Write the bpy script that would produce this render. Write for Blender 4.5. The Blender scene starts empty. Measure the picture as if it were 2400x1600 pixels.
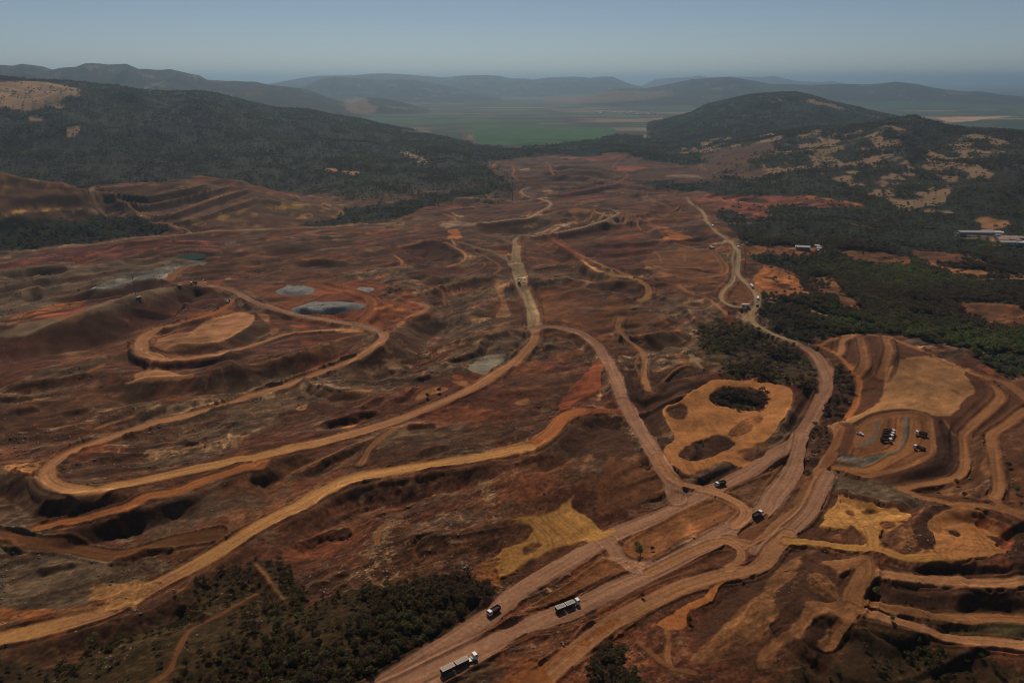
import bpy, bmesh, math, random
import numpy as np
from mathutils import Vector, Matrix

random.seed(7)
rng = np.random.default_rng(11)
SC = bpy.context.scene
COL = SC.collection

# ------------------------------------------------------------------ camera, sky, sun, exposure
HC = 240.0                 # drone height above the mine floor, metres
FPX = 1640.0               # focal length in pixels of the 2400 px wide photograph
PITCH = math.atan(610.0 / FPX)
cam_d = bpy.data.cameras.new("camera")
cam = bpy.data.objects.new("camera", cam_d)
COL.objects.link(cam)
cam.location = (0, 0, HC)
cam.rotation_euler = (math.pi / 2 - PITCH, 0, 0)
cam_d.sensor_width = 36
cam_d.lens = 36 * FPX / 2400
cam_d.clip_start = 1.0
cam_d.clip_end = 200000
SC.camera = cam
SC.cycles.filter_width = 1.1

SUN_EL, SUN_AZ = math.radians(50), math.radians(-8)     # ahead of the camera, a touch to the left
world = bpy.data.worlds.new("World")
SC.world = world
world.use_nodes = True
wn = world.node_tree
bg = wn.nodes["Background"]
sky = wn.nodes.new("ShaderNodeTexSky")
sky.sky_type = 'NISHITA'
sky.sun_disc = False
sky.sun_elevation = SUN_EL
sky.sun_rotation = SUN_AZ
sky.altitude = 600
sky.air_density = 0.7
sky.dust_density = 0.3
sky.ozone_density = 0.5
wn.links.new(sky.outputs[0], bg.inputs[0])
bg.inputs[1].default_value = 0.075

sun_d = bpy.data.lights.new("sun", 'SUN')
sun_d.energy = 4.6
sun_d.angle = math.radians(0.5)
sun_d.color = (1.0, 0.90, 0.74)
sun = bpy.data.objects.new("sun", sun_d)
COL.objects.link(sun)
sv = Vector((math.sin(SUN_AZ) * math.cos(SUN_EL), math.cos(SUN_AZ) * math.cos(SUN_EL), math.sin(SUN_EL)))
sun.rotation_euler = sv.to_track_quat('Z', 'Y').to_euler()

SC.view_settings.view_transform = 'Standard'
SC.view_settings.look = 'None'
SC.view_settings.exposure = -0.62
SC.view_settings.gamma = 1.0

# ------------------------------------------------------------------ helpers
f32 = np.float32


def lin(c):
    c = np.asarray(c, float) / 255.0
    return np.where(c <= 0.04045, c / 12.92, ((c + 0.055) / 1.055) ** 2.4)


KLIT = 0.74               # radiance of a white horizontal surface in this light, after exposure


def alb(c, k=1.0):
    return np.clip(lin(c) * np.array([1.0, 0.96, 0.86]) / KLIT * k, 0.004, 0.85).astype(f32)


def sm(a, b, x):
    t = np.clip((x - a) / (b - a), 0, 1)
    return t * t * (3 - 2 * t)


def vnoise(x, y, seed=0):
    xi = np.floor(x); yi = np.floor(y)
    fx = (x - xi).astype(f32); fy = (y - yi).astype(f32)
    xi = xi.astype(np.int64).astype(np.uint32); yi = yi.astype(np.int64).astype(np.uint32)
    fx = fx * fx * fx * (fx * (fx * 6 - 15) + 10); fy = fy * fy * fy * (fy * (fy * 6 - 15) + 10)

    def h(a, b):
        n = a * np.uint32(374761393) + b * np.uint32(668265263) + np.uint32((seed * 974634777 + 12345) & 0xffffffff)
        n = (n ^ (n >> np.uint32(13))) * np.uint32(1274126177)
        n = n ^ (n >> np.uint32(16))
        return (n & np.uint32(0xffff)).astype(f32) / 32767.5 - 1
    o = np.uint32(1)
    a = h(xi, yi); b = h(xi + o, yi); c = h(xi, yi + o); d = h(xi + o, yi + o)
    return a + (b - a) * fx + (c - a) * fy + (a - b - c + d) * fx * fy


def link(o, parent=None):
    COL.objects.link(o)
    if parent is not None:
        o.parent = parent
    return o


def obj(name, mesh, mat=None, parent=None):
    o = bpy.data.objects.new(name, mesh)
    if mat is not None:
        mesh.materials.clear(); mesh.materials.append(mat)
    return link(o, parent)


def tag(o, label, cat, group=None):
    o['label'] = label; o['category'] = cat
    if group:
        o['group'] = group
    return o


def structure(o):
    o['kind'] = 'structure'
    return o


def mesh_np(name, V, F, smooth=False):
    """V (n,3), F (m,4) or (m,3) int"""
    V = np.ascontiguousarray(V, dtype=f32); F = np.ascontiguousarray(F, dtype=np.int32)
    m = bpy.data.meshes.new(name)
    k = F.shape[1]
    m.vertices.add(len(V)); m.vertices.foreach_set("co", V.ravel())
    m.loops.add(F.size); m.loops.foreach_set("vertex_index", F.ravel())
    m.polygons.add(len(F))
    m.polygons.foreach_set("loop_start", np.arange(0, F.size, k, dtype=np.int32))
    m.polygons.foreach_set("loop_total", np.full(len(F), k, dtype=np.int32))
    m.polygons.foreach_set("use_smooth", np.full(len(F), smooth, dtype=bool))
    m.update(calc_edges=True)
    return m


# ------------------------------------------------------------------ polar terrain grid round the camera's foot point
az_core = np.linspace(-46, 46, 2000)
az_l = np.linspace(-75, -46, 60)[:-1]
az_r = np.linspace(46, 75, 60)[1:]
AZ = np.radians(np.concatenate([az_l, az_core, az_r]))
rr = [60.0]
while rr[-1] < 70000:
    r = rr[-1]
    if r < 175:
        d = 6.0
    elif r < 4800:
        d = min(0.85 * r * r / (HC * 700), r * 0.0042)
    else:
        d = r * 0.0105
    rr.append(r + d)
R = np.array(rr)
DR = np.gradient(R)
NA, NR = len(AZ), len(R)
A2, R2 = np.meshgrid(AZ, R)
X = (np.sin(A2) * R2).astype(f32)
Y = (np.cos(A2) * R2).astype(f32)
CELL = np.maximum(DR, R * 0.00098).astype(f32)[:, None]
print("grid", NA, NR, NA * NR)

TX = {'0': 0, '1': 600, '2': 1200, '3': 1800}
TY = {'a': 1200, 'b': 850, 'c': 500, 'd': 130}


def T(*items):
    """trace -> photo pixels.  'b1' switches the tile the following points were read from, 'p' = photo pixels"""
    out = []; ox = oy = 0; s = 1.0
    for it in items:
        if isinstance(it, str):
            if it == 'p':
                ox = oy = 0; s = 1.0
            else:
                ox, oy, s = TX[it[1]], TY[it[0]], 3.92
        else:
            out.append((ox + it[0] / s, oy + it[1] / s))
    return np.array(out, float)


def spline(P, n=4, closed=False):
    P = np.asarray(P, float)
    if closed:
        Q = np.vstack([P[-1], P, P[0], P[1]])
    else:
        Q = np.vstack([2 * P[0] - P[1], P, 2 * P[-1] - P[-2]])
    out = []
    for i in range(1, len(Q) - 2):
        for t in np.arange(n) / n:
            p0, p1, p2, p3 = Q[i - 1:i + 3]
            out.append(0.5 * (2 * p1 + (p2 - p0) * t + (2 * p0 - 5 * p1 + 4 * p2 - p3) * t * t + (3 * p1 - p0 - 3 * p2 + p3) * t ** 3))
    if not closed:
        out.append(Q[-2])
    return np.array(out)


def pix_dir(P):
    P = np.asarray(P, float).reshape(-1, 2)
    u = P[:, 0] - 1200; v = 800 - P[:, 1]
    hf = FPX * math.cos(PITCH) + v * math.sin(PITCH)
    up = -FPX * math.sin(PITCH) + v * math.cos(PITCH)
    az = np.arctan2(u, hf)
    slope = up / np.hypot(u, hf)          # dz per metre of ground distance
    return az, slope


def unproject(P, H):
    """first hit of each pixel's ray with the height grid: the grid is polar, so a ray stays in one column"""
    az, sl = pix_dir(P)
    out = np.zeros((len(az), 2))
    ci = np.clip(np.searchsorted(AZ, az), 1, NA - 1)
    for k in range(len(az)):
        c = ci[k]; w = np.clip((az[k] - AZ[c - 1]) / (AZ[c] - AZ[c - 1]), 0, 1)
        h = H[:, c - 1] * (1 - w) + H[:, c] * w
        g = HC + sl[k] * R - h
        idx = np.nonzero(g < 0)[0]
        if len(idx) == 0:
            r = R[-2]
        else:
            i = max(1, idx[0]); r = R[i - 1] + (R[i] - R[i - 1]) * g[i - 1] / (g[i - 1] - g[i] + 1e-9)
        out[k] = (math.sin(az[k]) * r, math.cos(az[k]) * r)
    return out


def project(x, y, z):
    u = x; vv = (z - HC)
    d = y * math.cos(PITCH) - vv * math.sin(PITCH)
    up = y * math.sin(PITCH) + vv * math.cos(PITCH)
    return 1200 + FPX * u / d, 800 - FPX * up / d


def slices(P, m):
    """grid slices covering the world points P with margin m"""
    r = np.hypot(P[:, 0], P[:, 1]); a = np.arctan2(P[:, 0], P[:, 1])
    r0 = max(r.min() - m, 61); r1 = r.max() + m
    da = m / max(r.min(), 80)
    i0 = max(np.searchsorted(R, r0) - 1, 0); i1 = min(np.searchsorted(R, r1) + 1, NR)
    j0 = max(np.searchsorted(AZ, a.min() - da) - 1, 0); j1 = min(np.searchsorted(AZ, a.max() + da) + 1, NA)
    return slice(i0, i1), slice(j0, j1)


def line_field(P, m):
    """nearest distance (signed), arc position for the polyline P, within margin m"""
    sl = slices(P, m)
    Xs, Ys = X[sl], Y[sl]
    D = np.full(Xs.shape, 1e9, f32); S = np.zeros(Xs.shape, f32); G = np.ones(Xs.shape, f32); Q_ = np.zeros(Xs.shape, f32)
    i0, j0 = sl[0].start, sl[1].start
    s = 0.0
    for k in range(len(P) - 1):
        a, b = P[k], P[k + 1]
        L = float(np.hypot(*(b - a)))
        if L < 1e-6:
            continue
        ss = slices(np.array([a, b]), m)
        q = (slice(ss[0].start - i0, ss[0].stop - i0), slice(ss[1].start - j0, ss[1].stop - j0))
        q = tuple(slice(max(z.start, 0), max(z.stop, 0)) for z in q)
        xs, ys = Xs[q], Ys[q]
        if xs.size == 0:
            s += L; continue
        tx, ty = (b - a) / L
        px, py = xs - f32(a[0]), ys - f32(a[1])
        t = np.clip(px * f32(tx) + py * f32(ty), 0, L)
        dx, dy = px - t * f32(tx), py - t * f32(ty)
        d = np.sqrt(dx * dx + dy * dy)
        cr = f32(tx) * py - f32(ty) * px
        cq = np.abs(cr)
        eps = 2e-4 * d + 1e-3
        w = (d < D[q] - eps) | ((d < D[q] + eps) & (cq > Q_[q]))
        Q_[q] = np.where(w, cq, Q_[q])
        D[q] = np.where(w, d, D[q]); S[q] = np.where(w, t + f32(s), S[q]); G[q] = np.where(w, np.sign(cr) + (cr == 0), G[q])
        s += L
    return sl, D, S, G, s


def poly_field(P, m):
    """signed distance, positive inside"""
    Q = np.vstack([P, P[:1]])
    sl, D, S, G, L = line_field(Q, m)
    Xs, Ys = X[sl], Y[sl]
    ins = np.zeros(Xs.shape, bool)
    for k in range(len(P)):
        (x0, y0), (x1, y1) = Q[k], Q[k + 1]
        if y0 == y1:
            continue
        c = (Ys > min(y0, y1)) & (Ys <= max(y0, y1))
        c &= Xs < (x0 + (Ys - y0) * (x1 - x0) / (y1 - y0))
        ins ^= c
    D = np.minimum(D, m)
    return sl, np.where(ins, D, -D)


# ------------------------------------------------------------------ hills: traced crest lines at real distances
HILLS = [
    # name, crest trace (photo px), crest distance, foot distance, rows of (px, value) or numbers
    ('near_left', T('p', (-400, 176), (-150, 178), (0, 182), (76, 189), (163, 192), (230, 200), (281, 204), (324, 214), (383, 217), (459, 216), (510, 222),
                    (561, 236), (600, 245), (651, 257), (722, 260), (779, 273), (855, 287), (932, 309), (983, 323), (1046, 333), (1072, 346),
                    (1097, 356), (1123, 374), (1161, 397), (1200, 430), (1230, 470)),
     [(0, 3200), (700, 3200), (932, 3000), (1000, 2700), (1097, 2400), (1161, 1950), (1200, 1750)],
     [(0, 1800), (210, 1690), (427, 1760), (561, 1690), (753, 1560), (812, 1440), (957, 1420), (1100, 1500), (1200, 1500)]),
    ('left_ridge', T('p', (-500, 150), (-100, 150), (0, 153), (30, 155), (51, 150), (102, 157), (122, 164), (179, 157), (199, 149), (217, 148), (255, 152),
                     (296, 150), (324, 162), (378, 164), (398, 162), (434, 170), (467, 177), (485, 187), (536, 190), (600, 192), (625, 198), (702, 207),
                     (735, 215), (766, 228), (817, 242), (860, 262), (900, 275)),
     [(0, 7500), (500, 7000), (900, 6200)], [(0, 5000), (900, 4600)]),
    ('low_knoll', T('p', (800, 262), (830, 240), (860, 228), (905, 232), (940, 239), (970, 247), (1010, 258), (1040, 268)),
     [(800, 6600), (1040, 6600)], [(800, 5600), (1040, 5600)]),
    ('centre_front_range', T('p', (660, 225), (710, 203), (753, 185), (784, 180), (820, 182), (855, 184), (890, 189), (944, 184), (983, 189), (1034, 197), (1100, 212), (1160, 225), (1220, 236)),
     [(600, 11500), (1220, 11500)], [(600, 8800), (1220, 8800)]),
    ('centre_back_range', T('p', (560, 212), (631, 197), (702, 184), (745, 178), (830, 177), (868, 173), (906, 172), (952, 175), (1039, 182), (1090, 177), (1136, 176),
                            (1161, 177), (1200, 184), (1231, 184), (1251, 187), (1282, 182), (1345, 180), (1384, 183), (1417, 180), (1437, 181), (1468, 194), (1514, 207), (1550, 215)),
     [(500, 15500), (1600, 15500)], [(500, 11500), (1600, 11500)]),
    ('right_far_range', T('p', (1490, 208), (1516, 196), (1539, 185), (1578, 183), (1618, 181), (1639, 177), (1657, 181), (1723, 180), (1787, 181), (1813, 178), (1864, 190), (1920, 193),
                          (1953, 191), (1990, 197), (2060, 205)),
     [(1400, 21000), (2100, 21000)], [(1400, 16000), (2100, 16000)]),
    ('right_middle_range', T('p', (1340, 240), (1389, 224), (1430, 210), (1460, 207), (1516, 207), (1557, 199), (1621, 186), (1646, 184), (1708, 180), (1761, 188), (1800, 196), (1902, 199),
                             (1963, 197), (2045, 198), (2098, 192), (2157, 198), (2183, 205), (2259, 215), (2297, 214), (2348, 222), (2400, 227), (2500, 236)),
     [(1300, 9500), (1700, 10300), (2500, 11500)], [(1300, 7600), (1700, 7300), (2400, 9300)]),
    ('dump_right', T('p', (165, 505), (185, 480), (200, 458), (212, 444), (230, 436), (300, 431), (380, 428), (480, 428), (540, 435), (600, 444), (700, 464), (760, 476), (808, 496), (830, 510)),
     [(190, 1500), (500, 1500), (830, 1410)], [(190, 1370), (330, 1265), (395, 1235), (500, 1225), (700, 1230), (800, 1290)]),
    ('dump_left', T('p', (-300, 400), (-100, 401), (0, 407), (80, 425), (150, 441), (205, 447), (232, 468), (245, 490)),
     [(-200, 1480), (240, 1440)], [(-200, 1290), (0, 1290), (150, 1310), (240, 1340)]),
    ('right_back_hill', T('p', (1410, 345), (1440, 330), (1480, 316), (1520, 299), (1560, 284), (1618, 267), (1659, 246), (1710, 234), (1761, 223), (1800, 220), (1864, 218), (1902, 226),
                          (1933, 236), (1966, 245), (2012, 254), (2042, 263), (2100, 276), (2180, 300), (2240, 325)),
     [(1400, 3900), (1800, 4300), (2300, 4000)], [(1400, 3000), (1800, 2500), (2300, 2600)]),
    ('right_near_hill', T('p', (1560, 385), (1620, 365), (1700, 340), (1800, 317), (1900, 302), (1978, 300), (2055, 292), (2081, 282), (2144, 275), (2183, 288), (2234, 300), (2272, 305),
                          (2323, 309), (2400, 315), (2550, 322), (2800, 330)),
     [(1500, 2500), (1800, 2700), (2400, 2500)], [(1500, 1950), (1800, 1600), (2000, 1560), (2200, 1420), (2400, 1300)]),
]


def tab(rows, pxs, azs):
    return np.interp(azs, pix_dir(np.array([(p, 350) for p, _ in rows]))[0], [v for _, v in rows])


H0 = np.zeros((NR, NA), f32)
HILL = np.zeros((NR, NA), f32)
ng1 = vnoise(X / 310, Y / 310, 3); ng2 = vnoise(X / 120, Y / 120, 4)
for name, crest, rc_rows, rf_rows in HILLS:
    az, sl = pix_dir(crest)
    o = np.argsort(az)
    slope = np.interp(AZ, az[o], sl[o], left=-9, right=-9)
    rc = tab(rc_rows, None, AZ); rf = tab(rf_rows, None, AZ)
    zc = np.maximum(HC + slope * rc, 0)
    t = np.clip((R[:, None] - rf[None]) / (rc - rf)[None], 0, 1)
    tb = np.clip((R[:, None] - rc[None]) / (0.8 * (rc - rf))[None], 0, 1)
    e = (0.45 * t + 0.55 * t * t * (3 - 2 * t)) * (1 - tb * tb * (3 - 2 * tb))
    w = np.where(tb > 0, 0.3 * tb, 4 * t * (1 - t))
    h = zc[None] * e * (1 + w * (0.40 * -np.abs(ng1) + 0.14 * ng2 + 0.12))
    H0 = np.maximum(H0, h.astype(f32))
    if name.startswith('dump'):
        continue
    HILL = np.maximum(HILL, np.where(e > 0.02, np.clip(zc[None] * e / 6, 0, 1), 0))
RN = np.broadcast_to(R2.astype(f32), H0.shape)
H0 += (vnoise(X / 900, Y / 900, 9) * 3 * sm(2500, 6000, RN)).astype(f32)

# ------------------------------------------------------------------ traced features of the mine
PAL = dict(
    tan=(154, 109, 66), tan2=(134, 92, 62), pink=(126, 90, 70), pale=(138, 112, 84), orange=(134, 80, 44), red=(116, 60, 36), rust=(101, 55, 33),
    yellow=(152, 107, 58), padorange=(142, 93, 54), dryfield=(140, 99, 64), brown=(92, 57, 33), dark=(54, 33, 21), darkred=(70, 37, 26),
    grey=(108, 100, 88), slate=(102, 96, 88), olive=(62, 52, 30), brush=(50, 37, 20), plum=(72, 48, 34), bench=(112, 74, 46), greybrown=(100, 80, 62),
    redsoil=(86, 46, 36), farred=(112, 62, 46), drygold=(130, 98, 48), pinkbare=(122, 96, 72), green=(46, 72, 42), teal=(44, 54, 38), forest=(28, 27, 18), farfield=(150, 120, 96), soilmid=(82, 50, 31),
    stone=(112, 84, 60))

SCARPS = [  # top edge, half height, slope width, falls to: n(ear) r(ight) l(eft) f(ar)
    (T('c0', (0, 1150), (300, 1110), (700, 1005), (1000, 895), (1300, 795), (1700, 690), (1950, 700), (2060, 800)), 12, 38, 'n'),
    (T('c0', (1230, 1230), (1400, 1345), (1700, 1365), (2100, 1290), (2352, 1215)), 3.2, 10, 'n'),
    (T('c0', (1420, 1260), (1700, 1215), (2000, 1205), (2300, 1060), 'c1', (30, 1000)), 4, 13, 'n'),
    (T('b0', (1130, 185), (1700, 150), (2000, 92), (2352, 12)), 8, 25, 'n'),
    (T('c1', (-100, 1400), (300, 1345), (600, 1255), (800, 1185), (1050, 1110)), 5, 16, 'n'),
    (T('c1', (1600, 870), (1450, 955), (1310, 1060), (1240, 1150), (1000, 1310), (600, 1510)), 8.5, 30, 'r'),
    (T('b0', (0, 1000), (220, 1040), (330, 1090), (500, 1185), (700, 1220), (950, 1200), (1300, 1150)), 4.5, 15, 'n'),
    (T('b0', (380, 1560), (800, 1495), (1200, 1390), (1500, 1305), (1900, 1190)), 3, 10, 'n'),
    (T('b1', (-100, 990), (0, 960), (150, 895), (400, 810)), 4.5, 14, 'n'),
    (T('a0', (-100, 1250), (0, 1235), (700, 1090), (1300, 935), (1700, 700), (2000, 455), (2352, 235)), 2.5, 10, 'n'),
    (T('b1', (0, 1568), (400, 1385), (800, 1145), (1100, 1085), (1700, 995), (2352, 865)), 5, 16, 'n'),
    (T('b2', (0, 845), (200, 795), (400, 665), (570, 540)), 4, 18, 'r'),
    (T('b2', (570, 520), (760, 480), (1000, 475)), 3, 14, 'n'),
    (T('b1', (360, 1010), (700, 885), (1050, 715)), 2.2, 5, 'n'),
    (T('b1', (540, 585), (800, 500), (1000, 455), (1150, 425)), 3.0, 6, 'n'),
    (T('c1', (1700, 1375), (2000, 1265), (2080, 1150), (2090, 1130)), 3.2, 6, 'n'),
    (T('b1', (1190, 80), (1300, 62), (1420, 60)), 1.8, 4, 'n'), (T('b1', (1465, 160), (1540, 125), (1620, 110)), 2.6, 4, 'n'),
    (T('b0', (-100, 325), (200, 325), (360, 312)), 1.8, 5, 'n'), (T('b0', (540, 490), (700, 440), (860, 430)), 2.4, 6, 'n'), (T('b0', (100, 470), (350, 410)), 2, 6, 'n'),
    (T('a0', (300, 555), (480, 495), (600, 470), (760, 470)), 1.5, 4, 'n'), (T('a0', (980, 450), (1200, 420), (1320, 365), (1560, 335), (1640, 370)), 1.7, 4, 'n'),
    (T('a0', (-60, 220), (60, 260), (230, 350)), 1.5, 5, 'n'), (T('b0', (1000, 1500), (1100, 1420), (1350, 1370)), 3, 7, 'n'),
    (T('b0', (330, 1350), (560, 1310), (950, 1300)), 2, 4, 'n'), (T('b0', (1700, 690), (1760, 730), (1870, 740)), 1.5, 5, 'n'),
    (T('b1', (900, 420), (1060, 350), (1200, 310)), 1.6, 5, 'n'), (T('b1', (1230, 350), (1350, 300), (1470, 210)), 1.8, 5, 'n'),
    (T('a3', (1010, 450), (1400, 472), (1720, 455), (1800, 492), (2100, 500), (2450, 500)), 3, 11, 'n'),
    (T('a3', (1000, 640), (1300, 650), (1700, 690), (2000, 690), (2450, 690)), 4, 18, 'n'),
    (T('a3', (880, 815), (1100, 890), (1400, 940), (1700, 975), (2050, 1015)), 3.2, 14, 'n'),
    (T('a3', (1400, 1190), (1650, 1215), (1900, 1235), (2450, 1255)), 4.2, 22, 'n'),
    (T('a3', (880, 945), (780, 1075), (640, 1265), (480, 1320), (300, 1410), (0, 1460)), 4, 22, 'r'),
    (T('a3', (330, 610), (240, 760), (130, 900), (60, 1010), (-60, 1120)), 3, 22, 'r'),
    (T('a3', (650, 915), (470, 950), (380, 1060), (340, 1130), (180, 1250)), 3, 14, 'r'),
    (T('a2', (2352, 700), (2150, 830), (2050, 950), (1900, 1090), (1720, 1270)), 2.5, 12, 'l'),
    (T('b3', (1470, 470), (1540, 560), (1530, 820), (1460, 885), (1220, 985), (1000, 1070)), 4.5, 22, 'r'),
    (T('b3', (560, 1180), (640, 1150), (900, 1235), (1200, 1300), (1400, 1335)), 2.6, 10, 'n'),
    (T('b3', (1320, 1540), (1440, 1360), (1700, 1310), (2000, 1355), (2300, 1520), (2400, 1600)), 3, 12, 'n'),
    (T('b2', (1340, 800), (1450, 965), (1600, 1060), (1750, 1040), (2090, 905)), 1.4, 9, 'n'),
    (T('b2', (1700, 190), (1530, 335), (1370, 430), (1445, 620), (1400, 705)), 5, 20, 'l'),
    (T('b3', (190, 240), (250, 300), (160, 520), (60, 690)), 3.2, 15, 'r'),
    (T('c0', (1000, 300), (1300, 262), (1640, 238)), 4, 10, 'n'), (T('c0', (600, 440), (1000, 342), (1400, 292), (1700, 252), (1950, 262)), 4, 11, 'n'),
    (T('c0', (1060, 430), (1400, 342), (1700, 292), (2000, 305)), 4, 11, 'n'), (T('c0', (1400, 395), (1720, 330), (2040, 352)), 4, 11, 'n'),
    (T('c0', (0, 545), (300, 490), (640, 455)), 7, 26, 'n'), (T('c0', (0, 660), (200, 630), (420, 575)), 3, 18, 'n'), (T('c0', (100, 760), (250, 700), (420, 690)), 6, 20, 'n'),
    (T('c0', (700, 715), (1000, 705), (1200, 640), (1420, 605), (1620, 640)), 7, 26, 'n'),
    (T('d0', (850, 1245), (1100, 1275), (1350, 1292), (1600, 1245), (1900, 1185)), 4, 18, 'n'), (T('d0', (1100, 1345), (1400, 1365), (1700, 1295), (2100, 1205)), 4, 18, 'n'),
    (T('d0', (1300, 1445), (1500, 1475), (1750, 1395), (2100, 1275), (2280, 1230)), 4, 18, 'n'), (T('d0', (1600, 1535), (1900, 1455), (2352, 1315)), 3.5, 18, 'n'),
    (T('d0', (0, 1330), (400, 1300), (780, 1290)), 3.5, 20, 'n'), (T('d0', (0, 1500), (300, 1440), (600, 1420)), 3, 20, 'n'),
    (T('d2', (300, 1215), (550, 1212), (700, 1182), (850, 1142)), 5, 20, 'n'), (T('d2', (300, 1285), (500, 1268), (800, 1215), (960, 1175)), 6, 25, 'n'),
    (T('d2', (330, 1020), (600, 1025), (920, 1035)), 6, 30, 'n'), (T('d2', (420, 1060), (700, 1075), (1000, 1090)), 6, 30, 'n'), (T('d2', (250, 1100), (600, 1125), (800, 1115)), 6, 30, 'n'),
    (T('d1', (1800, 1345), (2000, 1330), (2250, 1350)), 5, 20, 'n'), (T('d1', (1750, 1412), (2000, 1395), (2200, 1400)), 5, 20, 'n'),
    (T('c1', (1330, 300), (1650, 245), (1800, 290), (1900, 400), (1760, 480)), 8, 45, 'n'),
    (T('c2', (640, 450), (750, 520), (900, 570), (1100, 605)), 3, 12, 'n'),
    (T('c2', (1130, 60), (1300, 130), (1420, 240)), 3, 14, 'l'),
    (T('c3', (1050, 1130), (1105, 1250), (1075, 1380), (1030, 1500)), 3, 22, 'l'), (T('c3', (845, 1140), (870, 1260), (890, 1370), (830, 1470)), 2.5, 14, 'l'),
    (T('c2', (330, 1090), (560, 1110), (700, 1190), (790, 1330), (820, 1400)), 1.6, 7, 'l'),
    (T('b2', (1000, 20), (1050, 200), (1120, 350), (1260, 600), (1300, 700)), 2.2, 9, 'r'),
    (T('c2', (140, 560), (170, 700), (230, 850), (290, 960)), 2, 8, 'r'),
    (T('c2', (1160, 1155), (1300, 1115), (1560, 1090)), 5, 18, 'n'), (T('c1', (2000, 115), (2352, 75), 'c2', (200, 25)), 7, 45, 'n'), (T('c2', (100, 225), (300, 205), (500, 170), (700, 120), (900, 55)), 6, 32, 'n'),
    (T('c2', (330, 240), (480, 330), (640, 425)), 4, 18, 'l'), (T('c2', (620, 470), (850, 600), (1150, 690)), 4, 16, 'n'), (T('c1', (0, 320), (300, 300), (600, 270), (900, 240)), 5, 30, 'n'), (T('c1', (300, 470), (600, 440), (900, 470)), 4.5, 14, 'n'),
    (T('c1', (1500, 560), (1700, 600), (1900, 580)), 3.5, 16, 'n'), (T('c2', (350, 600), (600, 640), (900, 650), (1150, 620)), 3, 14, 'n'), (T('b1', (500, 220), (750, 285), (1060, 260)), 2.5, 9, 'n'), (T('b0', (0, 240), (300, 200), (600, 130)), 3, 10, 'n'),
    (T('b1', (1350, 600), (1500, 570), (1680, 560)), 1.8, 6, 'n'), (T('b1', (1400, 850), (1600, 780), (1800, 760)), 1.6, 6, 'n'), (T('a1', (300, 300), (600, 180), (900, 90)), 1.6, 5, 'n'), (T('a1', (450, 700), (700, 590), (900, 540)), 1.6, 5, 'n'),
    (T('a1', (-50, 470), (150, 690), (260, 810)), 1.6, 5, 'l'), (T('a0', (1600, 840), (1750, 880), (1960, 960)), 1.5, 4, 'n'),
]

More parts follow.
